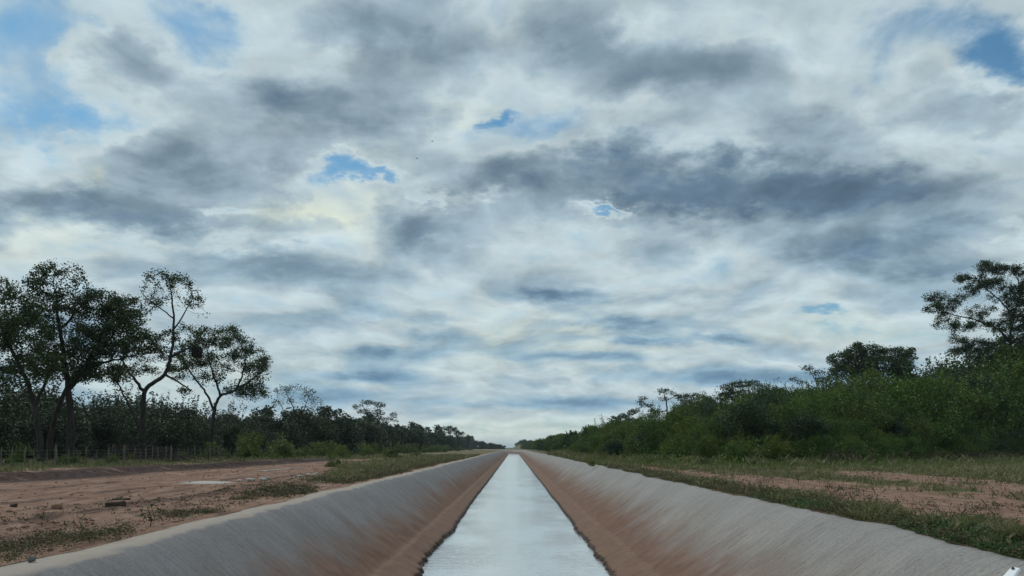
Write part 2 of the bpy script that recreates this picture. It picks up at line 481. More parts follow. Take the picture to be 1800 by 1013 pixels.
    sand = t.m('MULTIPLY', t.m('MULTIPLY', t.step(t.m('ADD', s[2], t.m('MULTIPLY', t.m('SUBTRACT', sandn, .5), .17)), -.06, -.01), t.m('SUBTRACT', 1.0, right)), .9)
    con = t.mix(sand, con, t.mix(sandn, (.46, .41, .355), (.33, .25, .195)))
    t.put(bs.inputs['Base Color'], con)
    t.put(bs.inputs['Roughness'], t.m('MULTIPLY_ADD', wet, -.25, .92))
    bs.inputs['Specular IOR Level'].default_value = .25
    hgt = t.m('ADD', t.m('MULTIPLY', broom2, .7), t.m('ADD', t.m('MULTIPLY', gr, .5), broom))
    bump(t, bs, hgt, .7, .03)
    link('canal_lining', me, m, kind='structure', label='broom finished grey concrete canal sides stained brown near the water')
build_lining()

def build_water():
    ys = rows(1.5, 750, 1.0, .02)
    offs = np.array([-3.4, -1.5, 0, 1.5, 3.4])
    X = cx(ys)[:, None] + offs[None, :]
    V = np.stack([X, np.broadcast_to(ys[:, None], X.shape), np.full(X.shape, WATER_Z)], 2).reshape(-1, 3)
    me = mesh_np('canal_water', V, grid_faces(len(ys), 5), True)
    m, t, bs, out = new_mat('silty_water')
    pos = t.n('ShaderNodeNewGeometry').outputs['Position']
    bs.inputs['Base Color'].default_value = (.58, .56, .53, 1)
    bs.inputs['Coat Weight'].default_value = 1.0; bs.inputs['Coat IOR'].default_value = 1.7; bs.inputs['Coat Roughness'].default_value = .08
    bs.inputs['Roughness'].default_value = .10
    bs.inputs['IOR'].default_value = 1.7
    bs.inputs['Specular IOR Level'].default_value = 1.0
    n1 = t.noise(t.v('MULTIPLY', pos, (.55, 1.5, 1)), 1.8, 4, .55)[0]
    n2 = t.noise(t.v('MULTIPLY', pos, (.8, 2.6, 1)), 4.5, 3, .55)[0]
    patch = t.noise(t.v('MULTIPLY', pos, (.5, .16, 1)), .8, 3, .5)[0]
    h = t.m('MULTIPLY', t.m('MULTIPLY_ADD', n2, .4, n1), t.m('MULTIPLY_ADD', t.step(patch, .35, .65), .7, .3))
    bump(t, bs, h, .6, .05)
    link('canal_water', me, m, kind='structure', label='pale silty canal water reflecting the cloudy sky')
build_water()

# ------------------------------------------------------------------ ground
FOOT = [(8.8, 900), (9.2, 300), (9.8, 150), (11.6, 98), (13.9, 74), (17.2, 65.0), (26.5, 66.0), (40, 79), (60, 100), (100, 124), (170, 150), (500, 220), (3000, 500)]
FX = np.array([p[0] for p in FOOT], float); FY = np.array([p[1] for p in FOOT], float)
def bank_dist(X, Y):
    """metres inside the thicket (positive) measured from its foot line"""
    X = np.asarray(X, float); Y = np.asarray(Y, float)
    d = np.full(np.broadcast(X, Y).shape, 1e9)
    for i in range(len(FOOT) - 1):
        ax, ay, bx, by = FX[i], FY[i], FX[i + 1], FY[i + 1]
        ux, uy = bx - ax, by - ay; L = ux * ux + uy * uy
        t = np.clip(((X - ax) * ux + (Y - ay) * uy) / L, 0, 1)
        d = np.minimum(d, np.hypot(X - ax - t * ux, Y - ay - t * uy))
    # inside = beyond the foot line: to its left walking the list (list runs far to near to right)
    yl = np.interp(X, FX[5:], FY[5:], left=-1, right=1e9)          # line right of the corner
    xl = np.interp(-Y, -FY[:6], FX[:6], left=8.8, right=1e9)       # line along the canal
    inside = np.where(X >= FX[5], Y > yl, (X > xl) & (Y > FY[5]))
    return np.where(inside, d, -d)
def bank_h(X, Y):
    d = bank_dist(X, Y)
    h = 5.6 * (1 - np.exp(-np.clip(d, 0, None) / 16.0))
    return h * (.85 + .3 * fbm2(X / 9., Y / 9., 3, 91))
SAND = [(-13.6, 38.0, .9, 1.5), (-38.0, 61.0, 5.0, 1.6)]      # pale sand: x, y, half sizes
def ground_z(side, X, Y):
    a = np.abs(X - cx(np.minimum(Y, 640)))
    near = sstep(140 - Y, 0, 60)
    n = (fbm2(X * 1.1, Y * 1.1, 4, 101) - .5) * .09 + (fbm2(X * .16, Y * .16, 3, 111) - .5) * .18
    if side < 0:
        lip = sstep(a, 6.9, 9.5)
        z = .022 + n * lip
        edge = 22.6 + 2.4 * (fbm2(Y / 11., 0 * Y, 3, 121) - .5) + .5 * (vnoise(Y / 1.3, X * .3, 131) - .5)
        z += .26 * sstep(a, edge, edge + 1.3) * near
        z += .07 * np.exp(-((a - edge - 1.6) / .9) ** 2) * near
        # wheel ruts and graded ridges along the track
        wob = .35 * (fbm2(Y / 6., 0 * Y, 2, 141) - .5)
        for c0, wd, hh in ((9.75, .22, .085), (8.6, .18, .05), (11.2, .3, -.05), (12.9, .3, -.05), (15.1, .25, .05), (18.4, .4, .05)):
            z += hh * np.exp(-((a - c0 - wob) / wd) ** 2) * near * (.4 + 1.2 * vnoise(Y * .9, X * 0, int(c0 * 10)))
        z += .05 * sstep(a, 7.6, 8.2) * (1 - sstep(a, 9.6, 10.4)) * near * fbm2(X * 2.4, Y * 1.5, 3, 151)
    else:
        lip = sstep(a, 7.2, 9.5)
        z = .115 + n * lip * .8 + bank_h(X, Y)
        z += .05 * (1 - sstep(a, 7.4, 9.0)) * sstep(a, 6.9, 7.3)
    return z
def inner_off(side, y):
    r = rim_off(side, y)
    if side < 0:
        return r + .42 + .22 * (fbm2(y / 1.7, 0 * y, 4, 161) - .5)
    return r + .10 + .26 * (fbm2(y / 1.9, 0 * y, 4, 171) - .5) + .10 * (fbm2(y / .4, 0 * y, 2, 181) - .5)
def soil_cover(side, X, Y):
    """grass share, dark soil share"""
    a = np.abs(X - cx(np.minimum(Y, 640)))
    f = fbm2(X * .55, Y * .35, 4, 191); f2 = fbm2(X * 1.7, Y * 1.1, 3, 201)
    if side < 0:
        g = sstep(a, 23.9, 25.6) * 1.0
        g = np.maximum(g, .95 * (1 - sstep(a, 9.0 + np.clip(Y - 45, 0, 40) * .16, 11.0 + np.clip(Y - 45, 0, 40) * .2)) * sstep(Y, 27, 46) * sstep(a, 6.8, 7.6))
        g = np.maximum(g, sstep(Y, 95, 130) * .9)
        g = g * sstep(f * .7 + f2 * .3, .30, .52)
        edge = 22.6 + 2.4 * (fbm2(Y / 11., 0 * Y, 3, 121) - .5)
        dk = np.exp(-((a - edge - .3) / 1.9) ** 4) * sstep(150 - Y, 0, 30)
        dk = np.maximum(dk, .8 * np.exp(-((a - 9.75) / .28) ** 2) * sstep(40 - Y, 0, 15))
        for c_, w_ in ((11.9, .22), (13.9, .25), (8.5, .2), (17.6, .3)):
            wob = .8 * (fbm2(Y / 7., 0 * Y + c_, 2, 145) - .5)
            dk = np.maximum(dk, .75 * np.exp(-((a - c_ - wob) / w_) ** 2) * sstep(fbm2(Y * .22, a * .3 + c_, 3, 147), .42, .58) * sstep(75 - Y, 0, 25))
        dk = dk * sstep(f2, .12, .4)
    else:
        strip = 1 - sstep(a, 8.0, 9.0)
        lim = np.clip(13.2 - (Y - 25) * .13, 9.0, 13.2)
        lim = lim + 1.2 + 5 * (f - .5) + 3 * (f2 - .5)
        field = sstep(a, lim - .7, lim + .7)
        a2 = a + 7 * (f - .5)
        patch2 = sstep(a2, 15.2, 16.2) * (1 - sstep(a2, 20.5, 22.0)) * sstep(58 - Y, 0, 14)
        g = np.maximum(strip * sstep(f2, .3, .5), field * (1 - .85 * patch2))
        g = np.maximum(g * (.55 + .45 * sstep(f2, .35, .55)), sstep(f, .68, .76) * .7)
        g = np.maximum(g, sstep(bank_dist(X, Y), -4, -1))
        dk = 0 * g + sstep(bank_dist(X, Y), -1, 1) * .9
    return np.clip(g, 0, 1), np.clip(dk, 0, 1)

def build_ground():
    ys = np.concatenate([rows(-30, 4, 2.0, 0)[:-1], rows(4, 900, .16, .0075)])
    far = [ys[-1]]
    while far[-1] < 6000: far.append(far[-1] * 1.09)
    ys = np.concatenate([ys, far[1:]])
    ds = [0]
    while ds[-1] < 3.5: ds.append(ds[-1] + .13)
    while ds[-1] < 26: ds.append(ds[-1] + .3)
    while ds[-1] < 110: ds.append(ds[-1] * 1.05)
    while ds[-1] < 5000: ds.append(ds[-1] * 1.25)
    ds = np.array(ds)
    V = []; Fs = []; cov = []; base = 0
    for side in (-1, 1):
        yc = np.minimum(ys, 740)
        io = inner_off(side, yc) * (1 - sstep(ys, 715, 735))     # past the bend both halves meet
        A = io[:, None] + ds[None, :]
        X = cx(yc)[:, None] + side * A
        Y = np.broadcast_to(ys[:, None], X.shape)
        Z = ground_z(side, X, Y)
        Z[:, 0] = RIMZ[side] + np.where(side < 0, .006, .008)
        Z[:, 1] = np.maximum(Z[:, 1], RIMZ[side] + .012)
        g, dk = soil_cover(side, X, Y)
        V.append(np.stack([X, Y, Z], 2).reshape(-1, 3))
        f = grid_faces(len(ys), len(ds)) + base
        Fs.append(f if side > 0 else f[:, ::-1]); base += X.size
        sa = 0 * X
        for (qx, qy, qa, qb) in SAND:
            e = np.sqrt(((X - qx) / qa) ** 2 + ((Y - qy) / qb) ** 2) + 1.1 * (fbm2(X * 1.3, Y * .8, 4, 211) - .5)
            sa = np.maximum(sa, 1 - sstep(e, .7, 1.15))
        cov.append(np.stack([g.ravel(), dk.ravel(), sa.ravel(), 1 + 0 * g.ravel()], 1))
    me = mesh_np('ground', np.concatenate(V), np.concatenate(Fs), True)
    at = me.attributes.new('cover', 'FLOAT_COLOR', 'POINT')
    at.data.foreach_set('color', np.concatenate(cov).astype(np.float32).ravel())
    m, t, bs, out = new_mat('sandy_soil')
    pos = t.n('ShaderNodeNewGeometry').outputs['Position']
    ca = t.n('ShaderNodeAttribute', attribute_name='cover')
    cs = t.n('ShaderNodeSeparateColor'); t.put(cs.inputs[0], ca.outputs['Color'])
    n1 = t.noise(pos, .7, 6, .6)[0]; n2 = t.noise(t.v('MULTIPLY', pos, (1.4, .7, 1)), 3.4, 6, .65)[0]; n3 = t.noise(pos, 19, 4, .7)[0]
    soil = t.mix(t.step(n1, .3, .7), (.244, .136, .094), (.328, .205, .148))
    soil = t.mix(t.m('MULTIPLY', t.step(n2, .53, .68), .75), soil, (.155, .085, .060))
    soil = t.mix(t.m('MULTIPLY', t.step(n3, .55, .75), .5), soil, (.43, .31, .24))
    soil = t.mix(t.m('MULTIPLY', t.step(n3, .47, .32), .7), soil, (.17, .095, .068))
    fur = t.noise(t.v('MULTIPLY', pos, (2.6, .28, 1)), 1.7, 5, .62, .5)[0]
    soil = t.mix(t.m('MULTIPLY', t.step(fur, .52, .62), .72), soil, (.120, .066, .047))
    soil = t.mix(t.m('MULTIPLY', t.step(fur, .44, .34), .45), soil, (.42, .30, .225))
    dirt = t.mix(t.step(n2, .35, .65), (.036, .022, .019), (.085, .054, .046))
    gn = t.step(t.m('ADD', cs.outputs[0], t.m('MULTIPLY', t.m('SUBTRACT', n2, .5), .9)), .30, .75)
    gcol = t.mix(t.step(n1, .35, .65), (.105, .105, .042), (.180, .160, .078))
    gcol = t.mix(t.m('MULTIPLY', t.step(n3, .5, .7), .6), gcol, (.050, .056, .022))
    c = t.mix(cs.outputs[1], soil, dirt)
    c = t.mix(gn, c, gcol)
    c = t.mix(cs.outputs[2], c, t.mix(n2, (.40, .37, .33), (.58, .56, .52)))
    t.put(bs.inputs['Base Color'], c)
    bs.inputs['Roughness'].default_value = .97
    bs.inputs['Specular IOR Level'].default_value = .15
    bump(t, bs, t.m('ADD', t.m('ADD', t.m('MULTIPLY', n3, .35), n2), t.m('MULTIPLY', fur, -.8)), 1.0, .09)
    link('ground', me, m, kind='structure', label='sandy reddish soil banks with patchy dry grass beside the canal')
build_ground()

# ------------------------------------------------------------------ growing trees
def tubes(pts, par, rad, sides_big=7):
    """round limbs along a branching skeleton: one ring per node, chains follow the thickest child"""
    n = len(pts); ch = [[] for _ in range(n)]
    for i in range(n):
        if par[i] >= 0: ch[par[i]].append(i)
    V = []; Fq = []; nv = 0
    stack = [(-1, i) for i in range(n) if par[i] < 0]
    while stack:
        p, s = stack.pop()
        chain = [] if p < 0 else [p]
        i = s
        while True:
            chain.append(i)
            if not ch[i]: break
            k = max(ch[i], key=lambda c: rad[c])
            for c in ch[i]:
                if c != k: stack.append((i, c))
            i = k
        if len(chain) < 2: continue
        P = pts[chain]; r = rad[chain].copy()
        if p >= 0: r[0] = min(r[0], r[1] * 1.25)
        r[-1] *= .45
        sides = sides_big if r.max() > .07 else (5 if r.max() > .03 else 3)
        T = np.gradient(P, axis=0); T /= np.linalg.norm(T, axis=1)[:, None] + 1e-9
        up = np.array([.31, .17, .93]) if abs(T[0][2]) < .8 else np.array([1., .1, 0])
        A = np.cross(T, up); A /= np.linalg.norm(A, axis=1)[:, None] + 1e-9
        B = np.cross(T, A)
        th = np.arange(sides) * 2 * np.pi / sides
        ring = P[:, None, :] + r[:, None, None] * (np.cos(th)[None, :, None] * A[:, None, :] + np.sin(th)[None, :, None] * B[:, None, :])
        V.append(ring.reshape(-1, 3))
        a = np.arange(len(chain) - 1)[:, None] * sides + np.arange(sides)[None, :]
        b = np.arange(len(chain) - 1)[:, None] * sides + (np.arange(sides)[None, :] + 1) % sides
        Fq.append(np.stack([a, b, b + sides, a + sides], 2).reshape(-1, 4) + nv)
        nv += ring.shape[0] * sides
    return np.concatenate(V), np.concatenate(Fq)

def leaves_geo(C, size, rng, flat=.5, wid=.42):
    n = len(C)
    a = rng.normal(size=(n, 3)); a[:, 2] *= .55; a /= np.linalg.norm(a, axis=1)[:, None]
    nn = rng.normal(size=(n, 3)) * (1 - flat) + np.array([0, 0, 1.0]) * flat
    b = np.cross(nn, a); b /= np.linalg.norm(b, axis=1)[:, None] + 1e-9
    nn = np.cross(a, b)
    s = size * rng.uniform(.6, 1.35, (n, 1))
    V = np.stack([C - a * s * .5, C + b * s * wid + nn * s * .12, C + a * s * .5, C - b * s * wid + nn * s * .12], 1).reshape(-1, 3)
    i = np.arange(n) * 4
    Fa = np.concatenate([np.stack([i, i + 1, i + 2], 1), np.stack([i, i + 2, i + 3], 1)], 1).reshape(-1, 3)
    return V, Fa

def grow(limbs, lobes, rng, step=.35, natt=420, kill=.55, reach=6.0, iters=90):
    """limbs: list of polylines (world-metre points, start radius); lobes: (centre, radii, share). Space colonisation."""
    pts = []; par = []; minr = []
    for li, (poly, r0, r1) in enumerate(limbs):
        poly = np.asarray(poly, float)
        seg = np.linalg.norm(np.diff(poly, axis=0), axis=1); L = np.concatenate([[0], np.cumsum(seg)])
        k = max(3, int(L[-1] / step)); q = np.linspace(0, L[-1], k)
        # smooth the polyline a little
        sp = np.stack([np.interp(q, L, poly[:, c]) for c in range(3)], 1)
        for _ in range(2): sp[1:-1] = (sp[:-2] + 2 * sp[1:-1] + sp[2:]) / 4
        sp[1:-1] += rng.normal(size=(k - 2, 3)) * .035
        if li == 0:
            last = -1; st = 0
        else:
            P = np.array(pts); last = int(np.argmin(((P - sp[0]) ** 2).sum(1))); st = 1
        for j in range(st, k):
            pts.append(sp[j]); par.append(last); last = len(pts) - 1
            minr.append(r0 + (r1 - r0) * j / (k - 1))
    tot = sum(l[2] for l in lobes); att = []
    for c, r, sh in lobes:
        m = max(6, int(natt * sh / tot)); d = rng.normal(size=(m, 3)); d /= np.linalg.norm(d, axis=1)[:, None]
        att.append(np.asarray(c) + d * np.asarray(r) * rng.uniform(.25, 1, (m, 1)) ** .5)
    att = np.concatenate(att)
    P = np.array(pts); ntr = len(P)
    D = ((att[:, None, :] - P[None]) ** 2).sum(2); near = D.argmin(1); dist = D.min(1)
    alive = dist > kill ** 2
    plist = list(P)
    for it in range(iters):
        act = np.where(alive & (dist < (reach + it * .15) ** 2))[0]
        if len(act) == 0: break
        dirs = {}
        vec = att[act] - np.array(plist)[near[act]]; vec /= np.linalg.norm(vec, axis=1)[:, None] + 1e-9
        for a_, v_ in zip(near[act], vec):
            dirs[a_] = dirs.get(a_, 0) + v_
        new = []
        for a_, v_ in dirs.items():
            v_ = v_ + rng.normal(size=3) * .22 + np.array([0, 0, .05])
            L = np.linalg.norm(v_)
            if L < 1e-6: continue
            new.append(plist[a_] + v_ / L * step); par.append(int(a_)); minr.append(0)
        n0 = len(plist); plist += new
        N = np.array(new)
        D = ((att[:, None, :] - N[None]) ** 2).sum(2)
        j = D.argmin(1); dm = D.min(1); up = dm < dist
        near[up] = n0 + j[up]; dist[up] = dm[up]
        alive &= dist > kill ** 2
        if len(plist) > 5000: break
    P = np.array(plist); n = len(P); par = np.array(par)
    e = 2.4; acc_ = np.zeros(n); tip = np.ones(n, bool); tip[par[par >= 0]] = False
    acc_[tip] = .014 ** e
    for i in range(n - 1, -1, -1):
        if par[i] >= 0: acc_[par[i]] += acc_[i]
    rad = np.maximum(acc_ ** (1 / e), np.array(minr)); rad = np.maximum(rad, .012)
    return P, par, rad, ntr

def tree_meshes(name, limbs, lobes, seed, natt, per=10, leaf=.2, spread=.3, step=.35, kill=.55, fill=0, flat=.45, thin=.05, clumpy=.42):
    rng = np.random.default_rng(seed)
    P, par, rad, ntr = grow(limbs, lobes, rng, step, natt, kill)
    tv, tf = tubes(P, par, rad)
    wood = mesh_np(name + '_wood', tv, tf, True)
    idx = np.where((rad < thin) & (np.arange(len(P)) >= ntr))[0]
    if clumpy: idx = idx[vnoise(P[idx, 0] / .8 + P[idx, 1] / 1.1, P[idx, 2] / .7, seed) > clumpy]
    C = np.repeat(P[idx], per, 0) + rng.normal(size=(len(idx) * per, 3)) * spread * np.array([1, 1, .75])
    if fill:
        tot = sum(l[2] for l in lobes)
        for c, r, sh in lobes:
            m = int(fill * sh / tot); d = rng.normal(size=(m, 3)); d /= np.linalg.norm(d, axis=1)[:, None]
            d = d[vnoise(d[:, 0] * 2.3 + d[:, 1] * 1.9 + c[0], d[:, 2] * 3.1 + c[2], seed + 3) > .42]; m = len(d)
            C = np.concatenate([C, np.asarray(c) + d * np.asarray(r) * rng.uniform(.3, 1, (m, 1)) ** .6])
    lv, lf = leaves_geo(C, leaf, rng, flat)
    return wood, mesh_np(name + '_leaves', lv, lf)

def at(px, py, Y):
    return np.array([(px - 900) / F * Y, Y, CAMZ + (787 - py) / F * Y])

def photo_tree(name, label, Y, base, limbs, lobes, seed, natt=400, r0=.3, group=None, mat=None, cat='tree', depth=.8, **kw):
    """a tree standing at distance Y; limbs and crown clumps given by the bearings read off the photograph"""
    rng = np.random.default_rng(seed + 99)
    x0 = (base[0] - 900) / F * Y
    side = 1 if x0 > 0 else -1
    gz = float(ground_z(side, np.array([x0]), np.array([Y]))[0])
    O = np.array([x0, Y, gz])
    L = []
    for k, pl in enumerate(limbs):
        pts_ = []; off = 0.0
        drift = rng.uniform(-.5, .5)
        for j, q in enumerate(pl[0]):
            p_ = at(q[0], q[1], Y) - O
            p_[1] += (q[2] if len(q) > 2 else 0.0)
            pts_.append(p_)
        if k == 0: pts_[0] = np.array([pts_[0][0], pts_[0][1], -.25])
        L.append((pts_, pl[1], pl[2]))
    B = []
    for (px, py, rx, ry, *sh) in lobes:
        c = at(px, py, Y) - O
        rr = rx / F * Y
        c[1] += rng.uniform(-1, 1) * depth * 1.6
        B.append((c, (rr, rr * .9 + .3, ry / F * Y), sh[0] if sh else rx * ry))
    wood, lv = tree_meshes(name, L, B, seed, natt, **kw)
    r = thing(name, label, cat, tuple(O), group=group)
    link('trunk', wood, M_BARK, r); link('crown', lv, mat or M_LEAF, r)
    return r

# ------------------------------------------------------------------ the big trees on the left bank
photo_tree('broadleaf_tree', 'dark leafy tree cut by the left edge of the photo behind the wire fence', 64, (70, 815),
    [([(72, 815), (68, 740), (52, 680), (28, 630), (5, 590)], .26, .10), ([(62, 715), (80, 670), (95, 640)], .14, .08), ([(40, 655), (0, 650), (-50, 620)], .13, .06)],
    [(22, 548, 50, 34), (8, 508, 34, 20), (-50, 560, 70, 50), (55, 590, 50, 42), (0, 630, 60, 28), (95, 640, 40, 30), (-110, 610, 60, 50), (40, 540, 35, 30), (25, 668, 44, 18), (80, 668, 30, 12)],
    11, 800, per=46, leaf=.16, spread=.24, fill=14000)
photo_tree('broadleaf_tree', 'tallest dark tree with a thick straight trunk and high rounded top left of the nest', 69, (124, 815),
    [([(124, 815), (125, 740), (118, 670), (110, 610), (102, 560), (98, 515)], .36, .08), ([(120, 690), (150, 640), (175, 600)], .18, .06),
     ([(116, 650), (80, 630), (55, 610)], .15, .06), ([(106, 580), (130, 555), (150, 530)], .12, .05)],
    [(92, 482, 44, 24), (75, 510, 32, 22), (125, 515, 34, 22), (150, 540, 38, 30), (105, 555, 55, 26), (140, 600, 60, 38), (70, 590, 50, 36), (100, 640, 75, 24), (175, 520, 14, 12), (125, 470, 14, 8), (130, 662, 50, 12)],
    12, 900, per=40, leaf=.155, spread=.22, fill=11000)
photo_tree('broadleaf_tree', 'leaning dark tree with a slanting trunk between the thickest trunk and the forked tree', 71, (82, 805),
    [([(82, 808), (92, 745), (112, 690), (145, 645), (180, 615), (205, 580)], .25, .08), ([(150, 640), (200, 635), (240, 625)], .12, .05)],
    [(205, 545, 44, 34), (215, 595, 48, 38), (170, 610, 46, 34), (245, 600, 34, 30), (165, 650, 60, 16), (235, 560, 22, 16), (190, 520, 20, 12), (190, 664, 40, 10)],
    13, 700, per=42, leaf=.155, spread=.23, fill=12000)
photo_tree('forked_tree', 'slender tree with a low wide fork, thin lacy top and a dark nest', 80, (250, 800),
    [([(250, 800), (251, 740), (252, 690), (268, 674), (290, 660), (300, 632), (306, 590), (305, 555), (302, 520)], .30, .07),
     ([(252, 690), (238, 666), (222, 650), (215, 630)], .17, .07), ([(248, 770), (236, 730), (220, 700), (207, 675), (210, 645), (218, 620)], .10, .05), ([(290, 660), (320, 675), (335, 688)], .11, .05), ([(303, 628), (322, 615), (345, 612)], .13, .07),
     ([(306, 580), (325, 550), (338, 525)], .08, .04), ([(305, 560), (285, 545), (265, 530)], .07, .035)],
    [(292, 492, 34, 16), (322, 500, 26, 18), (345, 520, 18, 14), (262, 528, 26, 14), (355, 552, 14, 10), (250, 560, 18, 12, 150), (310, 530, 36, 18, 500),
     (235, 615, 46, 34, 1700), (280, 605, 38, 30, 1200), (320, 590, 24, 18, 300), (205, 645, 36, 16, 500), (330, 690, 18, 8, 120), (265, 650, 40, 10, 400)],
    14, 800, per=26, leaf=.15, spread=.2, fill=1600, kill=.5)
photo_tree('spreading_tree', 'round crowned pale green tree with spreading limbs right of the dark nest', 98, (376, 800),
    [([(372, 800), (374, 745), (378, 712), (388, 694), (415, 686), (440, 668)], .28, .09), ([(376, 722), (362, 690), (342, 665), (325, 640)], .15, .06),
     ([(388, 694), (372, 650), (365, 620)], .14, .06), ([(415, 686), (430, 650), (432, 625)], .12, .06), ([(440, 668), (458, 655), (468, 650)], .1, .05)],
    [(375, 590, 46, 20), (412, 604, 38, 24), (345, 620, 36, 28), (435, 632, 40, 28), (458, 655, 24, 26), (385, 640, 40, 24), (330, 650, 30, 24), (430, 685, 44, 20), (462, 695, 20, 20), (345, 585, 20, 14), (405, 576, 18, 9), (360, 670, 30, 12, 150)],
    15, 720, per=36, leaf=.165, spread=.24, fill=9000)
photo_tree('vase_shaped_tree', 'thin vase shaped tree standing clear above the bushes right of the round crowned tree', 150, (523, 800),
    [([(524, 800), (523, 755), (520, 735), (514, 712), (506, 698)], .20, .07), ([(523, 750), (535, 720), (542, 700)], .12, .05), ([(522, 742), (500, 725), (490, 705)], .1, .05), ([(530, 735), (555, 722), (565, 716)], .08, .04)],
    [(498, 690, 16, 11), (520, 684, 18, 9), (540, 690, 18, 10), (556, 706, 12, 10), (490, 708, 12, 8), (520, 704, 26, 8, 150), (566, 724, 9, 8), (545, 722, 18, 6, 70)],
    16, 420, per=12, leaf=.19, spread=.34, fill=900, kill=.6, step=.4)
photo_tree('clumped_tree', 'tall tree with separate rounded leaf clumps above the receding left tree line', 225, (652, 800),
    [([(655, 800), (656, 760), (650, 735), (640, 718)], .26, .1), ([(656, 755), (670, 735), (668, 718)], .16, .07), ([(660, 750), (682, 745), (692, 735)], .12, .06)],
    [(628, 714, 11, 5), (648, 708, 13, 5), (667, 712, 12, 6), (640, 724, 13, 6), (664, 726, 14, 6), (692, 731, 8, 6), (680, 738, 12, 6), (650, 742, 26, 9), (697, 741, 5, 4)],
    17, 420, per=16, leaf=.26, spread=.42, fill=4500, kill=.8, step=.5, mat=M_LEAF_FAR)

# ------------------------------------------------------------------ generic shapes: shared meshes for the many
def dome_bush(name, seed, w, h, nlob, nleaf, leaf, stems=5, flat=.4, ragged=.2, low=0.05):
    rng = np.random.default_rng(seed)
    C = []
    for i in range(nlob):
        th = rng.uniform(0, 2 * np.pi); rr = w * .5 * rng.uniform(0, .78)
        zc = h * (low + (.84 - low) * rng.uniform(0, 1) * (1 - .45 * (rr / (w * .5)) ** 2))
        s = rng.uniform(.13, .26) * w
        m = int(nleaf / nlob)
        d = rng.normal(size=(m, 3)); d /= np.linalg.norm(d, axis=1)[:, None]
        q = np.array([rr * np.cos(th), rr * np.sin(th), zc]) + d * np.array([s, s, s * .72]) * rng.uniform(.15, 1, (m, 1)) ** .45
        C.append(q)
    # shoots that stick out of the outline
    ns = int(nlob * 1.6)
    for i in range(ns):
        th = rng.uniform(0, 2 * np.pi); e = rng.uniform(.1, 1.4)
        d = np.array([np.cos(th) * np.cos(e), np.sin(th) * np.cos(e), np.sin(e)])
        p0 = d * np.array([w * .42, w * .42, h * .8]); L = rng.uniform(.5, 1.0) * ragged * h
        m = int(8 + 22 * L)
        C.append(p0 + (d + np.array([0, 0, .5])) * L * rng.uniform(0, 1, (m, 1)) + rng.normal(size=(m, 3)) * .07 * (1 + leaf))
    C = np.concatenate(C); C[:, 2] = np.abs(C[:, 2]) + .02
    lv, lf = leaves_geo(C, leaf, rng, flat)
    V = []; par = []; rad = []
    for i in range(stems):
        th = rng.uniform(0, 2 * np.pi); last = -1; q = np.array([rng.normal() * .15, rng.normal() * .15, -.15])
        d = np.array([np.cos(th) * .35, np.sin(th) * .35, 1.0])
        for k in range(7):
            V.append(q.copy()); par.append(last); rad.append(.05 * h / 4 * (1 - k * .11)); last = len(V) - 1
            q = q + d * h * .115 + rng.normal(size=3) * .05 * h / 4
    tv, tf = tubes(np.array(V), par, np.array(rad), 5)
    return mesh_np(name + '_stems', tv, tf, True), mesh_np(name + '_leaves', lv, lf)

def proto_tree(seed, h, crown_w, crown_h, natt=260, per=6, leaf=.34, forks=3, fill=800, clump=5):
    rng = np.random.default_rng(seed)
    trunk_h = h - crown_h
    top = np.array([rng.normal() * .4, rng.normal() * .4, trunk_h])
    limbs = [([(0, 0, -.3), (rng.normal() * .15, rng.normal() * .15, trunk_h * .5), top], .022 * h, .013 * h)]
    lobes = []
    for k in range(forks):
        th = k * 2 * np.pi / forks + rng.uniform(-.5, .5)
        e = top + np.array([np.cos(th) * crown_w * .26, np.sin(th) * crown_w * .26, crown_h * .5])
        limbs.append(([top, (top + e) / 2 + rng.normal(size=3) * .2, e], .011 * h, .005 * h))
    for k in range(clump):
        th = rng.uniform(0, 2 * np.pi); rr = crown_w * .36 * rng.uniform(.1, 1)
        s = crown_w * rng.uniform(.14, .24)
        c = np.array([np.cos(th) * rr, np.sin(th) * rr, trunk_h + crown_h * (.25 + .62 * rng.uniform() * (1 - .4 * (rr / crown_w / .36) ** 2))])
        lobes.append((c, (s, s, s * .6), 1))
    return tree_meshes('bank_tree', limbs, lobes, seed + 5, natt, per=per, leaf=leaf, spread=leaf * 1.3, step=.5, kill=.8, fill=fill)

class Kind:
    """one kind of plant: several grown shapes; the first use of a shape builds it, later uses copy thing and parts"""
    def __init__(self, name, cat, shapes, mat, wood_part='stem', leaf_part='foliage'):
        self.name, self.cat, self.shapes, self.mat = name, cat, shapes, mat
        self.wood_part, self.leaf_part = wood_part, leaf_part
        self.first = {}
        self.i = 0
    def put(self, loc, rz, scale, label, group=None, shape=None):
        k = self.i % len(self.shapes) if shape is None else shape
        self.i += 1
        if k not in self.first:
            r = thing(self.name, label, self.cat, loc, rz, group, scale)
            link(self.wood_part, self.shapes[k][0], M_BARK, r); link(self.leaf_part, self.shapes[k][1], self.mat[k] if isinstance(self.mat, list) else self.mat, r)
            self.first[k] = r
            return r
        return copy_thing(self.first[k], loc, rz, scale, label, group)
def gz(X, Y):
    side = 1 if X > float(cx(min(Y, 640))) else -1
    return float(ground_z(side, np.array([X]), np.array([Y]))[0])

rng = np.random.default_rng(2024)
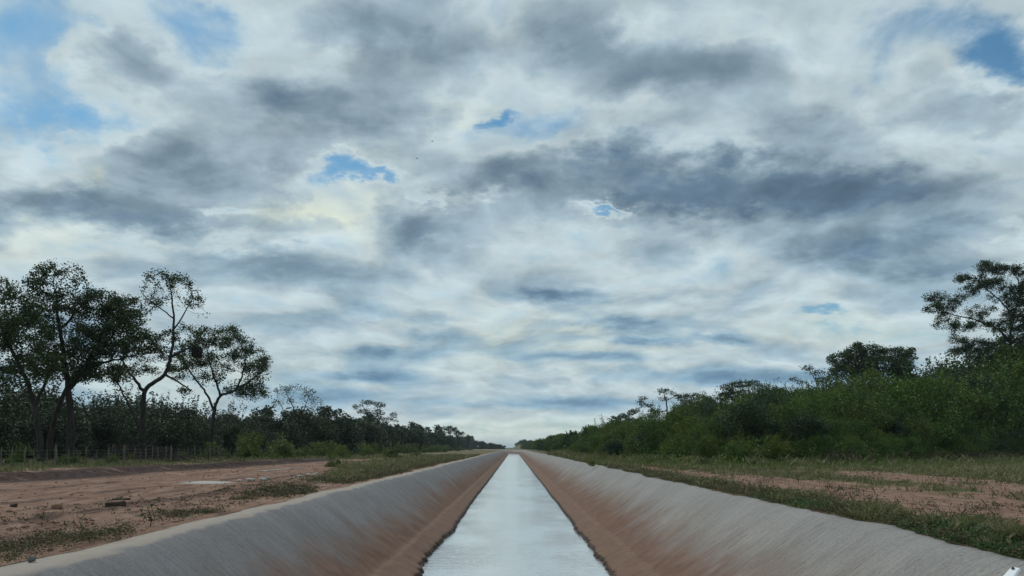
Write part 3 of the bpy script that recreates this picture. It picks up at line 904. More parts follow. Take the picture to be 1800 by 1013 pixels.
# ---- right bank thicket: near rows detailed, far rows coarser
near_shapes = [dome_bush('thicket_shrub', 300 + i, 5.4, 4.3, 18, 9500, .135, ragged=.28) for i in range(5)]
far_shapes = [dome_bush('thicket_shrub', 340 + i, 6.0, 4.2, 12, 3000, .27, stems=3, ragged=.2) for i in range(4)]
K_near = Kind('thicket_shrub', 'shrub', near_shapes, [M_SHRUB, M_SHRUB_Y, M_SHRUB, M_SHRUB_D, M_SHRUB_Y])
K_foot = Kind('foot_shrub', 'shrub', near_shapes, [M_SHRUB_Y, M_SHRUB, M_SHRUB_Y, M_SHRUB, M_SHRUB_Y])
K_rim = Kind('far_shrub', 'shrub', far_shapes, M_SHRUB)
K_far = Kind('thicket_shrub', 'shrub', far_shapes, [M_SHRUB, M_SHRUB_Y, M_SHRUB_D, M_SHRUB])
cells = {}
def free(X, Y, r):
    c = (int(X // 8), int(Y // 8))
    for i in (-1, 0, 1):
        for j in (-1, 0, 1):
            for (x, y, q) in cells.get((c[0] + i, c[1] + j), ()):
                if (x - X) ** 2 + (y - Y) ** 2 < (r + q) ** 2: return False
    cells.setdefault(c, []).append((X, Y, r))
    return True
n_near = n_far = 0
def zone_right(X, Y):
    px = 900 + F * X / Y
    if px > 1800: return 'just outside the right edge of the photo'
    for lim, txt in ((1690, 'under the big open crowned tree'), (1590, 'between the big open crowned and the broad bushy trees'), (1470, 'below the broad bushy tree'), (1350, 'below the small sparse flat tree'),
                     (1245, 'below the feathery topped tree'), (1190, 'below the dark bushy skyline tree'), (1110, 'below the flat topped tree'), (1050, 'below the far rounded tree'), (990, 'beyond the far rounded tree')):
        if px > lim: return txt
    return 'near the vanishing point'
def zone_left(X, Y):
    px = 900 + F * X / Y
    for lim, txt in ((800, 'nearest the vanishing point'), (715, 'right of the clumped tree'), (600, 'around the clumped tree'), (490, 'below the vase shaped tree'), (330, 'below the round crowned tree'),
                     (190, 'below the forked tree'), (95, 'behind the thickest trunk')):
        if px > lim: return txt
    return 'at the left edge of the photo'
cand = []
for _ in range(9000):
    Y = rng.uniform(63, 150); X = rng.uniform(9, .63 * Y + 3)
    cand.append((X, Y, 0))
for _ in range(9000):
    Y = 150 * (700 / 150) ** rng.uniform(); X = rng.uniform(9, min(.62 * Y, 120))
    cand.append((X, Y, 1))
cand = np.array(cand); bd = bank_dist(cand[:, 0], cand[:, 1])
for (X, Y, fr), d in zip(cand, bd):
    if d < .3: continue
    if fr == 0:
        if n_near >= 225 or d > 30: continue
        rr = rng.uniform(1.2, 2.3) if d > 4.5 else rng.uniform(.6, 1.4)
        if not free(X, Y, rr): continue
        edge = d < 4.5
        s = (rr * rng.uniform(.40, .58) + .05 * d) if edge else rr * rng.uniform(.44, .56) * (.85 if X < 26 else 1) + .026 * max(0, X - 24) + .024 * max(0, X - 54)
        lab = ('low shrub at the thicket foot ' if edge else 'upper shrub of the thicket ' if d > 11 else 'dense green thicket shrub ') + zone_right(X, Y)
        grp = 'shrubs along the foot of the right bank thicket' if edge else 'shrubs on the slope of the right bank thicket'
        (K_foot if edge else K_near).put((X, Y, gz(X, Y) - .1), rng.uniform(0, 6.28), (s, s, s * rng.uniform(.9, 1.15)), lab, grp)
        n_near += 1
    else:
        if n_far >= 95 or d > 16 + .1 * (Y - 150) or d < 1.0: continue
        rr = rng.uniform(2.0, 2.8) + (Y - 150) * .004
        if not free(X, Y, rr): continue
        s = rng.uniform(.72, 1.0) + (Y - 150) * .0004
        K_far.put((X, Y, gz(X, Y) - .1), rng.uniform(0, 6.28), s, 'small far thicket shrub ' + zone_right(X, Y), 'far shrubs of the right bank thicket')
        n_far += 1
Y = 205.0
while Y < 2300:
    for k in ((0, 1) if Y < 700 else (0, 1, 2, 3)):
        X = float(np.interp(-Y, -FY[:6], FX[:6])) + (1.6, 4.6, 10, 17)[k] * (1 if Y < 700 else 1.3) + rng.normal() * .5
        K_rim.put((X, Y + rng.normal() * 2, gz(X, Y) - .1), rng.uniform(0, 6.28), rng.uniform(.5, .75) + min(k, 1) * .25 + max(0, Y - 500) * .0006, 'tiny far shrub at the water side of the thicket ' + zone_right(X, Y), 'far shrubs at the water side of the thicket')
    Y *= 1.03 if Y < 700 else 1.05
print('thicket', n_near, n_far)

# ---- trees that stand out of the thicket
photo_tree('spreading_tree', 'big open crowned tree cut by the right edge of the photo above the thicket', 132, (1782, 735),
    [([(1782, 735), (1782, 680), (1778, 620), (1776, 585), (1782, 555), (1792, 520)], .34, .10), ([(1777, 600), (1750, 575), (1715, 562), (1680, 555), (1650, 545)], .18, .05),
     ([(1782, 556), (1760, 530), (1735, 510), (1715, 490)], .13, .05), ([(1778, 610), (1745, 605), (1715, 600)], .12, .05), ([(1792, 520), (1790, 490), (1770, 470)], .1, .05), ([(1780, 580), (1815, 560), (1840, 530)], .16, .06)],
    [(1735, 470, 26, 11), (1765, 478, 22, 12), (1700, 487, 20, 9), (1645, 520, 24, 10), (1635, 545, 20, 10), (1668, 535, 22, 12), (1700, 515, 22, 12), (1740, 500, 34, 12),
     (1720, 545, 30, 12), (1660, 572, 26, 10), (1700, 575, 30, 10), (1745, 575, 30, 14), (1680, 600, 18, 9), (1730, 605, 34, 14), (1790, 520, 30, 22), (1795, 480, 22, 16), (1835, 500, 40, 34), (1830, 560, 40, 34), (1790, 610, 44, 26), (1740, 625, 44, 16), (1690, 620, 26, 10), (1800, 560, 40, 40)],
    21, 1700, per=60, leaf=.175, spread=.29, fill=26000, kill=.6)
photo_tree('dome_crowned_tree', 'broad bushy tree rising above the thicket left of the big open crowned tree', 118, (1535, 740),
    [([(1535, 740), (1535, 690), (1530, 655), (1520, 635)], .28, .1), ([(1532, 665), (1570, 645), (1590, 632)], .15, .06), ([(1532, 668), (1495, 650), (1470, 640)], .15, .06)],
    [(1480, 632, 26, 14), (1505, 622, 22, 15), (1535, 618, 28, 14), (1570, 622, 24, 14), (1595, 632, 16, 14), (1540, 645, 60, 18), (1475, 655, 26, 14), (1590, 655, 24, 14), (1605, 615, 7, 5, 60), (1512, 604, 8, 5, 60)],
    22, 620, per=36, leaf=.20, spread=.3, fill=20000)
photo_tree('wispy_tree', 'small sparse flat tree on the thicket skyline beside the broad bushy tree', 128, (1436, 740),
    [([(1438, 740), (1437, 690), (1434, 668), (1424, 654)], .14, .05), ([(1437, 685), (1410, 670), (1396, 668)], .08, .03)],
    [(1418, 648, 12, 5), (1436, 656, 14, 6), (1398, 666, 9, 4), (1445, 668, 14, 8), (1410, 672, 12, 5)],
    23, 220, per=14, leaf=.18, spread=.3, fill=900)
photo_tree('flat_topped_tree', 'flat topped sparse tree on the thicket skyline with its trunk against pale cloud', 172, (1174, 760),
    [([(1174, 760), (1173, 725), (1171, 706), (1168, 696)], .22, .1), ([(1173, 722), (1155, 724), (1140, 714), (1130, 706)], .12, .06), ([(1172, 705), (1182, 698), (1192, 695)], .08, .05)],
    [(1164, 688, 12, 5), (1178, 692, 10, 4), (1193, 696, 9, 4), (1132, 699, 11, 4), (1124, 708, 9, 4), (1138, 712, 12, 4), (1118, 722, 9, 5), (1152, 722, 14, 4), (1166, 702, 12, 4)],
    24, 320, per=14, leaf=.24, spread=.36, fill=1800, kill=.7, step=.45, mat=M_LEAF_FAR)
photo_tree('dome_crowned_tree', 'dark bushy tree on the skyline just right of the flat topped tree', 168, (1215, 760),
    [([(1215, 760), (1215, 725), (1212, 705)], .22, .1), ([(1215, 722), (1235, 705), (1245, 700)], .12, .06)],
    [(1200, 698, 14, 8), (1225, 697, 16, 7), (1245, 703, 11, 7), (1212, 712, 26, 10), (1195, 722, 18, 10), (1240, 716, 16, 9)],
    25, 320, per=14, leaf=.25, spread=.4, fill=5000, kill=.7, step=.45, mat=M_LEAF_FAR)
photo_tree('dome_crowned_tree', 'feathery topped tree on the skyline midway along the thicket', 140, (1300, 750),
    [([(1300, 750), (1300, 715), (1298, 690)], .22, .1), ([(1300, 712), (1325, 692), (1335, 684)], .12, .06), ([(1300, 712), (1280, 695), (1270, 690)], .12, .06)],
    [(1278, 682, 16, 8), (1300, 676, 20, 7), (1325, 674, 16, 7), (1342, 682, 14, 9), (1300, 694, 34, 10), (1272, 700, 14, 10), (1345, 700, 22, 10)],
    26, 360, per=14, leaf=.22, spread=.36, fill=5000, kill=.65)
photo_tree('dome_crowned_tree', 'dark rounded tree at the far low end of the thicket skyline', 185, (1093, 765),
    [([(1093, 770), (1093, 750), (1092, 738)], .2, .1), ([(1093, 750), (1104, 735), (1110, 728)], .1, .06)],
    [(1080, 738, 12, 7), (1096, 732, 11, 6), (1108, 726, 8, 5), (1090, 748, 20, 8), (1112, 742, 14, 9)],
    27, 260, per=14, leaf=.26, spread=.4, fill=4000, kill=.75, step=.5, mat=M_LEAF_FAR)

# ---- left bank: tree line and understorey behind the fence
under = [dome_bush('understorey_bush', 400 + i, 6.5, 5.8, 16, 7500, .18, ragged=.25) for i in range(4)]
K_under = Kind('understorey_bush', 'bush', under, M_UNDER)
i = 0
for Y in np.arange(72, 150, 5.0):
    for row, (xo, sc) in enumerate(((-42, 1.05), (-51, 1.42), (-63, 1.75))):
        if row == 2 and i % 2: pass
        X = xo + rng.normal() * 2.2
        if X < -.66 * Y - 6: continue
        s = sc * rng.uniform(.8, 1.12)
        K_under.put((X, Y + rng.normal() * 1.5, gz(X, Y) - .1), rng.uniform(0, 6.28), s,
                    ('dark bush behind the fence ', 'dark bush in the second row of the wood ', 'tall dark bush deep in the wood ')[row] + zone_left(X, Y),
                    ('bushes under the left bank trees', 'bushes deep in the left bank wood', 'bushes deep in the left bank wood')[row])
    i += 1
bank_tree_shapes = [proto_tree(500 + k, h, cw, chh, leaf=.42, clump=c, fill=f) for k, (h, cw, chh, c, f) in enumerate(
    ((10, 8, 6, 8, 1500), (9, 9, 6.5, 9, 2000), (11, 7, 5.5, 6, 800), (8, 8, 6, 8, 1800)))]
K_line = Kind('bank_tree', 'tree', bank_tree_shapes, M_LEAF_FAR, 'trunk', 'crown')
far_under = [dome_bush('bank_bush', 440 + i, 7.5, 5.5, 11, 3000, .33, stems=3, ragged=.18) for i in range(3)]
K_fu = Kind('bank_bush', 'bush', far_under, M_LEAF_FAR)
Y = 150.0
while Y < 520:
    for xo in (-36, -44, -54):
        X = float(cx(Y)) + xo + rng.normal() * 1.8
        s = rng.uniform(1.05, 1.5)
        K_fu.put((X, Y + rng.normal() * 2, gz(X, Y) - .1), rng.uniform(0, 6.28), s, 'small dark bush of the left tree line ' + zone_left(X, Y), 'bushes of the receding left tree line')
    if rng.uniform() < .95:
        X = float(cx(Y)) - 40 + rng.normal() * 3
        K_line.put((X, Y, gz(X, Y) - .1), rng.uniform(0, 6.28), rng.uniform(.8, 1.1), 'small dark tree of the left tree line ' + zone_left(X, Y), 'trees of the receding left tree line')
    Y *= 1.032
for (px, top, Y) in ((735, 748, 330), (752, 757, 350), (770, 748, 370), (793, 750, 390), (806, 758, 380), (823, 765, 470), (718, 752, 300)):
    X = (px - 900) / F * Y; h = CAMZ + (787 - top) / F * Y
    K_line.put((X, Y, gz(X, Y) - .1), rng.uniform(0, 6.28), h / 10.2, 'taller tree breaking the skyline of the receding left tree line', 'taller trees of the receding left tree line', shape=2 if px in (770, 793, 823) else None)
# beyond the bend of the canal
for k in range(46):
    Y = rng.uniform(640, 900); px = rng.uniform(800, 889)
    X = (px - 900) / F * Y
    lim = 771 + (px - 830) * .2 if px > 830 else 766
    h = CAMZ + (787 - lim) / F * Y
    (K_line if k % 3 == 0 else K_fu).put((X, Y, -.1), rng.uniform(0, 6.28), max(.4, h * rng.uniform(.75, 1.0) / (10.0 if k % 3 == 0 else 5.6)),
        ('tiny far tree beyond the bend of the canal' if k % 3 == 0 else 'tiny far bush beyond the bend of the canal'), ('far trees beyond the bend' if k % 3 == 0 else 'far bushes beyond the bend'))
# lighter bushes in the open before the tree line
light = [dome_bush('light_green_bush', 460 + i, 3.4, 2.3, 9, 1300, .19, stems=3, ragged=.3) for i in range(4)]
K_light = Kind('light_green_bush', 'bush', light, M_BUSH)
for Y in np.concatenate([np.arange(92, 150, 4.0), 150 * 1.045 ** np.arange(28)]):
    for xo in (-31, -27):
        if xo == -27 and rng.uniform() < .6: continue
        X = float(cx(Y)) + xo + rng.normal() * 1.6
        K_light.put((X, Y, gz(X, Y) - .05), rng.uniform(0, 6.28), rng.uniform(.6, 1.25), 'low light green bush before the tree line ' + zone_left(X, Y), 'light green bushes before the left tree line')
for (px, py, Y, s, lab) in ((690, 806, 118, .95, 'rounded green bush standing alone on the left grass, larger of the two'), (585, 822, 66, .42, 'small scrubby bush on the edge of the left track near the pale puddle'),
                            (730, 803, 150, .6, 'small rounded bush on the left grass, right of the larger lone bush'),
                            (36, 815, 61, .68, 'low yellow green bush by the fence at the far left under the dark trees'),
                            (1040, 820, 68, .28, 'small weed bush hanging over the right concrete rim')):
    X = (px - 900) / F * Y
    K_light.put((X, Y, gz(X, Y) - .05), rng.uniform(0, 6.28), s, lab)
for k, Y in enumerate(np.arange(58, 100, 2.2)):
    X = -33.6 + rng.normal() * .7
    K_light.put((X, Y, gz(X, Y) - .05), rng.uniform(0, 6.28), rng.uniform(.25, .42), 'low weedy plant at the wire fence ' + zone_left(X, Y), 'weedy plants along the fence')

# ------------------------------------------------------------------ ground cover that nobody could count
def blades(X, Y, Z, h, w, rng, lean=.5):
    n = len(X)
    th = rng.uniform(0, 2 * np.pi, n); L = rng.uniform(0, lean, n)
    tx, ty = np.cos(th) * L * h, np.sin(th) * L * h
    ph = rng.uniform(0, np.pi, n); wx, wy = np.cos(ph) * w * .5, np.sin(ph) * w * .5
    B = np.stack([X, Y, Z], 1)
    V = np.stack([B + np.stack([-wx, -wy, 0 * wx - .01], 1), B + np.stack([wx, wy, 0 * wx - .01], 1),
                  B + np.stack([tx * .45 + wx * .7, ty * .45 + wy * .7, h * .6], 1), B + np.stack([tx, ty, h * (1 - L * .25)], 1)], 1).reshape(-1, 3)
    i = np.arange(n) * 4
    return V, np.concatenate([np.stack([i, i + 1, i + 2], 1), np.stack([i, i + 2, i + 3], 1)], 1).reshape(-1, 3)
def join(parts):
    V = []; Fs = []; b = 0
    for v, f in parts:
        V.append(v); Fs.append(f + b); b += len(v)
    return np.concatenate(V), np.concatenate(Fs)

def build_grass():
    rng = np.random.default_rng(31)
    parts = []
    for side in (-1, 1):
        n = 520000
        Y = 11 * (170 / 11) ** rng.uniform(0, 1, n)
        a = 6.6 + rng.uniform(0, 1, n) ** 1.3 * np.minimum(62, .75 * Y + 4)
        X = cx(Y) + side * a
        keep = (np.abs(X) < .64 * Y + 2)
        g, dk = soil_cover(side, X, Y)
        cl = fbm2(X * 1.3, Y * .9, 3, 303)
        keep &= (g > .35) & (rng.uniform(0, 1, n) < g * sstep(cl, .25, .6) * .5) & (a > inner_off(side, Y) + .02)
        if side > 0: keep &= bank_dist(X, Y) < .8
        X, Y, g = X[keep], Y[keep], g[keep]
        hh = rng.uniform(.04, .16, len(X)) * (1 + .006 * Y) * (.45 + 1.5 * sstep(fbm2(X * .9, Y * .6, 3, 305), .35, .7))
        if side > 0: hh = hh * (1 + 1.5 * sstep(bank_dist(X, Y), -7, -.5))
        w_ = np.maximum(.012, .0009 * Y) * rng.uniform(.7, 1.4, len(X))
        parts.append(blades(X, Y, ground_z(side, X, Y), hh, w_, rng, .9))
    v, f = join(parts)
    print('grass', len(f))
    link('dry_grass', mesh_np('dry_grass', v, f), M_GRASS, kind='stuff', label='short dry grass in patches on both banks')
build_grass()

def weed_patch(cxs, cys, rad, hgt, cnt, size, rng, side):
    """low broad leaved creepers: leaves heaped in small mounds"""
    n = int(len(cxs) * cnt)
    k = np.repeat(np.arange(len(cxs)), cnt)
    d = rng.normal(size=(n, 2)) * .5
    X = cxs[k] + d[:, 0] * rad[k]; Y = cys[k] + d[:, 1] * rad[k]
    Z = ground_z(side, X, Y) + np.abs(rng.normal(size=n)) * hgt[k] * .5 * np.exp(-(d ** 2).sum(1)) + .012
    ok = np.abs(X - cx(Y)) > inner_off(side, Y) - .10 * rng.uniform(0, 1, n)
    X, Y, Z = X[ok], Y[ok], Z[ok]
    # leaves at the rim lie on the concrete lip
    Z = np.maximum(Z, RIMZ[side] + .015)
    return leaves_geo(np.stack([X, Y, Z], 1), size, rng, .3, .34)
def build_weeds():
    rng = np.random.default_rng(41); parts = []
    # left: separate tufts close by, a ragged strip farther on
    for (px, py, wd, hh) in ((40, 985, 1.0, .10), (75, 965, .9, .20), (100, 955, .8, .22), (125, 955, .7, .18), (20, 968, .6, .12), (60, 950, .7, .10), (160, 945, .5, .1), (195, 935, .8, .14), (215, 938, .7, .10),
                             (300, 910, .8, .13), (322, 908, .9, .14), (345, 904, .7, .12), (365, 903, .5, .1), (480, 872, .8, .14), (505, 868, .8, .12), (420, 880, .6, .08), (390, 868, .5, .08), (450, 858, .6, .1), (235, 950, .3, .06), (150, 975, .3, .06)):
        Y = CAMZ * F / (py - 787); X = (px - 900) / F * Y
        m = 16
        parts.append(weed_patch(X + rng.normal(size=m) * wd * .38, Y + rng.normal(size=m) * wd * .9, np.full(m, .24), np.full(m, hh), 40, .034, rng, -1))
    m = 1500
    Y = 26 * (120 / 26) ** rng.uniform(0, 1, m); a = inner_off(-1, Y) + .25 + rng.uniform(0, 1, m) ** 1.6 * (1.6 + .03 * (Y - 26))
    ok = fbm2(Y * .35, a * .5, 3, 411) > .40
    Y, a = Y[ok], a[ok]; m = len(Y)
    parts.append(weed_patch(cx(Y) - a, Y, rng.uniform(.2, .5, m), rng.uniform(.08, .26, m), 26, .065, rng, -1))
    # stray weeds on the open soil
    m = 200
    Y = rng.uniform(13, 60, m); a = rng.uniform(7.3, 12, m)
    parts.append(weed_patch(cx(Y) - a, Y, np.full(m, .12), rng.uniform(.03, .1, m), 12, .05, rng, -1))
    # right: continuous strip on the rim
    m = 2600
    Y = 11 * (120 / 11) ** rng.uniform(0, 1, m); a = inner_off(1, Y) + .02 + rng.uniform(0, 1, m) ** 1.5 * 1.7
    ok = fbm2(Y * .5, a * .8, 3, 421) > .42 + .12 * (a - 7.2)
    Y, a = Y[ok], a[ok]; m = len(Y)
    parts.append(weed_patch(cx(Y) + a, Y, rng.uniform(.15, .38, m), rng.uniform(.05, .2, m), 34, .042, rng, 1))
    m = 900
    Y = 14 * (70 / 14) ** rng.uniform(0, 1, m); a = rng.uniform(8.2, 24, m)
    ok = fbm2(Y * .3, a * .6, 3, 431) > .5
    Y, a = Y[ok], a[ok]; m = len(Y)
    parts.append(weed_patch(cx(Y) + a, Y, rng.uniform(.08, .3, m), rng.uniform(.03, .2, m), 18, .05, rng, 1))
    # wiry stalks standing in the weeds and on the bare soil
    for side, n in ((-1, 500), (1, 3600)):
        Y = 12 * (75 / 12) ** rng.uniform(0, 1, n); a = (7.1 if side < 0 else 7.2) + rng.uniform(0, 1, n) ** 1.7 * (5 if side < 0 else 13)
        ok = fbm2(Y * .45, a * .7, 3, 441) > .47
        Y, a = Y[ok], a[ok]; X = cx(Y) + side * a
        hh = rng.uniform(.05, .26, len(X)) * (.7 if side < 0 else 1)
        parts.append(blades(X, Y, ground_z(side, X, Y), hh, np.maximum(.008, .0006 * Y), rng, .8))
        q = np.repeat(np.arange(len(X)), 5)
        C = np.stack([X[q] + rng.normal(size=len(q)) * .05, Y[q] + rng.normal(size=len(q)) * .05, ground_z(side, X[q], Y[q]) + hh[q] * rng.uniform(.3, 1, len(q))], 1)
        parts.append(leaves_geo(C, .045, rng, .2, .28))
    v, f = join(parts); print('weeds', len(f))
    link('creeping_weeds', mesh_np('creeping_weeds', v, f), M_WEED, kind='stuff', label='low creeping weeds along both concrete rims')
    parts = []
    m = 150
    Y = rng.uniform(10.5, 16.0, m); a = inner_off(1, Y) + .05 + rng.uniform(0, 1, m) * .75
    parts.append(weed_patch(cx(Y) + a, Y, np.full(m, .26), rng.uniform(.06, .16, m), 46, .055, rng, 1))
    m = 60
    Y = rng.uniform(19.5, 25, m); a = inner_off(1, Y) + .05 + rng.uniform(0, 1, m) * .5
    parts.append(weed_patch(cx(Y) + a, Y, np.full(m, .3), rng.uniform(.06, .14, m), 40, .06, rng, 1))
    v, f = join(parts)
    link('green_weeds', mesh_np('green_weeds', v, f), M_GREENWEED, kind='stuff', label='fresh green weeds spilling on the near right rim')
build_weeds()

def lumps(X, Y, Z, s, rng, flat=.6):
    """small eight sided lumps"""
    n = len(X)
    base = np.array([[1, 0, 0], [0, 1, 0], [-1, 0, 0], [0, -1, 0], [0, 0, 1], [0, 0, -.6]], float)
    f0 = np.array([[0, 1, 4], [1, 2, 4], [2, 3, 4], [3, 0, 4], [1, 0, 5], [2, 1, 5], [3, 2, 5], [0, 3, 5]])
    sc = np.stack([rng.uniform(.6, 1.5, n), rng.uniform(.6, 1.2, n), rng.uniform(.35, .9, n) * flat / .6], 1) * s[:, None]
    th = rng.uniform(0, 6.28, n); c, q = np.cos(th), np.sin(th)
    v = base[None] * rng.uniform(.7, 1.25, (n, 6, 1)) * sc[:, None, :]
    v = np.stack([v[..., 0] * c[:, None] - v[..., 1] * q[:, None], v[..., 0] * q[:, None] + v[..., 1] * c[:, None], v[..., 2]], 2)
    v += np.stack([X, Y, Z], 1)[:, None, :]
    return v.reshape(-1, 3), (f0[None] + (np.arange(n) * 6)[:, None, None]).reshape(-1, 3)
def build_clods():
    rng = np.random.default_rng(51)
    n = 18000
    Y = 11 * (80 / 11) ** rng.uniform(0, 1, n); a = rng.uniform(6.9, 24.5, n)
    dens = np.exp(-((a - 9.3) / 1.5) ** 2) * .9 + .10 + .9 * np.exp(-((a - 22.9) / .9) ** 2)
    ok = (rng.uniform(0, 1, n) < dens) & (fbm2(a * .7, Y * .4, 3, 511) > .40) & (cx(Y) - a > -.64 * Y - 2)
    Y, a = Y[ok], a[ok]; X = cx(Y) - a
    s = .014 + .05 * rng.uniform(0, 1, len(X)) ** 3 + .0004 * Y
    p1 = lumps(X, Y, ground_z(-1, X, Y) + s * .15, s, rng)
    n = 900
    Y = 13 * (60 / 13) ** rng.uniform(0, 1, n); a = rng.uniform(8.2, 20, n); X = cx(Y) + a
    s = .012 + .035 * rng.uniform(0, 1, n) ** 3 + .0003 * Y
    p2 = lumps(X, Y, ground_z(1, X, Y) + s * .15, s, rng)
    v, f = join([p1, p2]); print('clods', len(f))
    link('soil_clods', mesh_np('soil_clods', v, f), M_CLOD, kind='stuff', label='clods of dry reddish earth strewn over the graded banks')
build_clods()

def build_undergrowth():
    rng = np.random.default_rng(61)
    n = 150000
    Y = 62 * (260 / 62) ** rng.uniform(0, 1, n); X = rng.uniform(9, .66 * Y + 6, n)
    d = bank_dist(X, Y)
    ok = (d > -2.2) & (d < 22) & (rng.uniform(0, 1, n) < sstep(d, -2.2, .6) * (1 - .75 * sstep(d, 2, 9)))
    X, Y, d = X[ok], Y[ok], d[ok]
    top = (.25 + .9 * sstep(d, -1.5, 2.0)) * (.4 + 1.2 * fbm2(X * .6, Y * .6, 3, 611))
    Z = ground_z(1, X, Y) + top * rng.uniform(0, 1, len(X)) ** .7
    v, f = leaves_geo(np.stack([X, Y, Z], 1), .17, rng, .35); print('undergrowth', len(f))
    link('thicket_undergrowth', mesh_np('thicket_undergrowth', v, f), M_SHRUB, kind='stuff', label='tangled low undergrowth covering the floor of the right bank thicket')
    # tall dry grass along its foot
    n = 60000
    Y = 55 * (200 / 55) ** rng.uniform(0, 1, n); X = rng.uniform(8, .64 * Y + 4, n); d = bank_dist(X, Y)
    ok = (d > -6.5) & (d < 1.0) & (rng.uniform(0, 1, n) < .9 * fbm2(X * .4, Y * .4, 3, 621))
    X, Y, d = X[ok], Y[ok], d[ok]
    v, f = blades(X, Y, ground_z(1, X, Y), rng.uniform(.2, .75, len(X)) * (.5 + .5 * sstep(d, -5, 0)), rng.uniform(.04, .09, len(X)), rng, .7)
    link('tall_grass', mesh_np('tall_grass', v, f), M_BUSH, kind='stuff', label='tall green grass along the foot of the right bank thicket')
    # the same behind the fence on the left
    n = 60000
    Y = 50 * (170 / 50) ** rng.uniform(0, 1, n); a = rng.uniform(30.5, 44, n)
    ok = fbm2(a * .4, Y * .3, 3, 631) > .42
    Y, a = Y[ok], a[ok]; X = cx(Y) - a
    v, f = blades(X, Y, ground_z(-1, X, Y), rng.uniform(.08, .4, len(X)) * (.3 + .7 * sstep(a, 31, 36)), rng.uniform(.04, .09, len(X)), rng, .7)
    link('tall_grass', mesh_np('tall_grass_left', v, f), M_GRASS, kind='stuff', label='dry grass behind the wire fence')
build_undergrowth()

# ------------------------------------------------------------------ fence
def stick_mesh(name, h, r, bend, seed, n=6, sides=6):
    rng = np.random.default_rng(seed)
    z = np.linspace(-.3, h, n)
    P = np.stack([bend * (z / h) ** 2 + rng.normal(size=n) * r * .25, rng.normal(size=n) * r * .25, z], 1)
    v, f = tubes(P, list(range(-1, n - 1)), np.linspace(r * 1.1, r * .9, n) / 1.0, sides)
    top = np.arange(len(v) - sides, len(v))
    return mesh_np(name, v, [f, top[None, :]], True)
def build_fence():
    rng = np.random.default_rng(71)
    fx = lambda y: -31.3 - .9 * math.sin(y / 17.0)
    root = thing('wire_fence', 'old wire fence with thin uneven wooden posts below the left bank trees', 'fence', (fx(58), 58, gz(fx(58), 58)))
    O = Vector(root.location)
    shapes = [stick_mesh('fence_post', h, r, b, 720 + k) for k, (h, r, b) in enumerate(((1.50, .095, .03), (1.35, .045, .06), (1.25, .035, -.05), (1.45, .05, -.08), (1.15, .03, .02)))]
    ys = []; y = 46.0
    while y < 118:
        ys.append(y); y += rng.uniform(.9, 1.7)
    for k, y in enumerate(ys):
        x = fx(y); g = gz(x, y)
        o = link('post', shapes[0] if k % 7 == 3 else shapes[1 + int(rng.integers(4))], M_POST, root, Vector((x, y, g)) - O)
        o.rotation_euler = (rng.normal() * .03, rng.normal() * .03, rng.uniform(0, 6.28))
    for hgt in (.30, .58, .86, 1.10):
        P = np.array([[fx(y) + .05, y, gz(fx(y), y) + hgt + rng.normal() * .015] for y in ys]) - np.array(O)
        v, f = tubes(P, list(range(-1, len(P) - 1)), np.full(len(P), .005), 3)
        link('wire', mesh_np('fence_wire', v, f), M_WIRE, root)
build_fence()

# ------------------------------------------------------------------ brush heap under the forked tree
def build_brush():
    rng = np.random.default_rng(81); parts = []
    c = np.array([-34.5, 79.0])
    for k in range(420):
        x = c[0] + rng.normal() * 2.6; y = c[1] + rng.normal() * 1.6
        hh = 1.75 * math.exp(-((x - c[0]) / 3.3) ** 2 - ((y - c[1]) / 2.2) ** 2)
        z = gz(c[0], c[1]) + hh * rng.uniform(.1, 1)
        d = rng.normal(size=3); d[2] *= .35; d /= np.linalg.norm(d); L = rng.uniform(.8, 2.6)
        P = np.array([[x, y, z] + d * (t - .5) * L + rng.normal(size=3) * .06 for t in (0, .33, .66, 1)])
        P[:, 2] = np.maximum(P[:, 2], gz(c[0], c[1]) + .02)
        parts.append(tubes(P, [-1, 0, 1, 2], np.array([1, .8, .6, .35]) * rng.uniform(.02, .055), 3))
    v, f = join(parts)
    link('brush_heap', mesh_np('brush_heap', v, f), M_STICK, kind='stuff', label='dark heap of dead cut branches under the forked tree')
build_brush()

def on_ground(px, py, zoff=0.0, hh=CAMZ):
    Y = hh * F / (py - 787); X = (px - 900) / F * Y
    g = gz(X, Y)
    Y = (CAMZ - g) * F / (py - 787); X = (px - 900) / F * Y
    return X, Y, gz(X, Y) + zoff

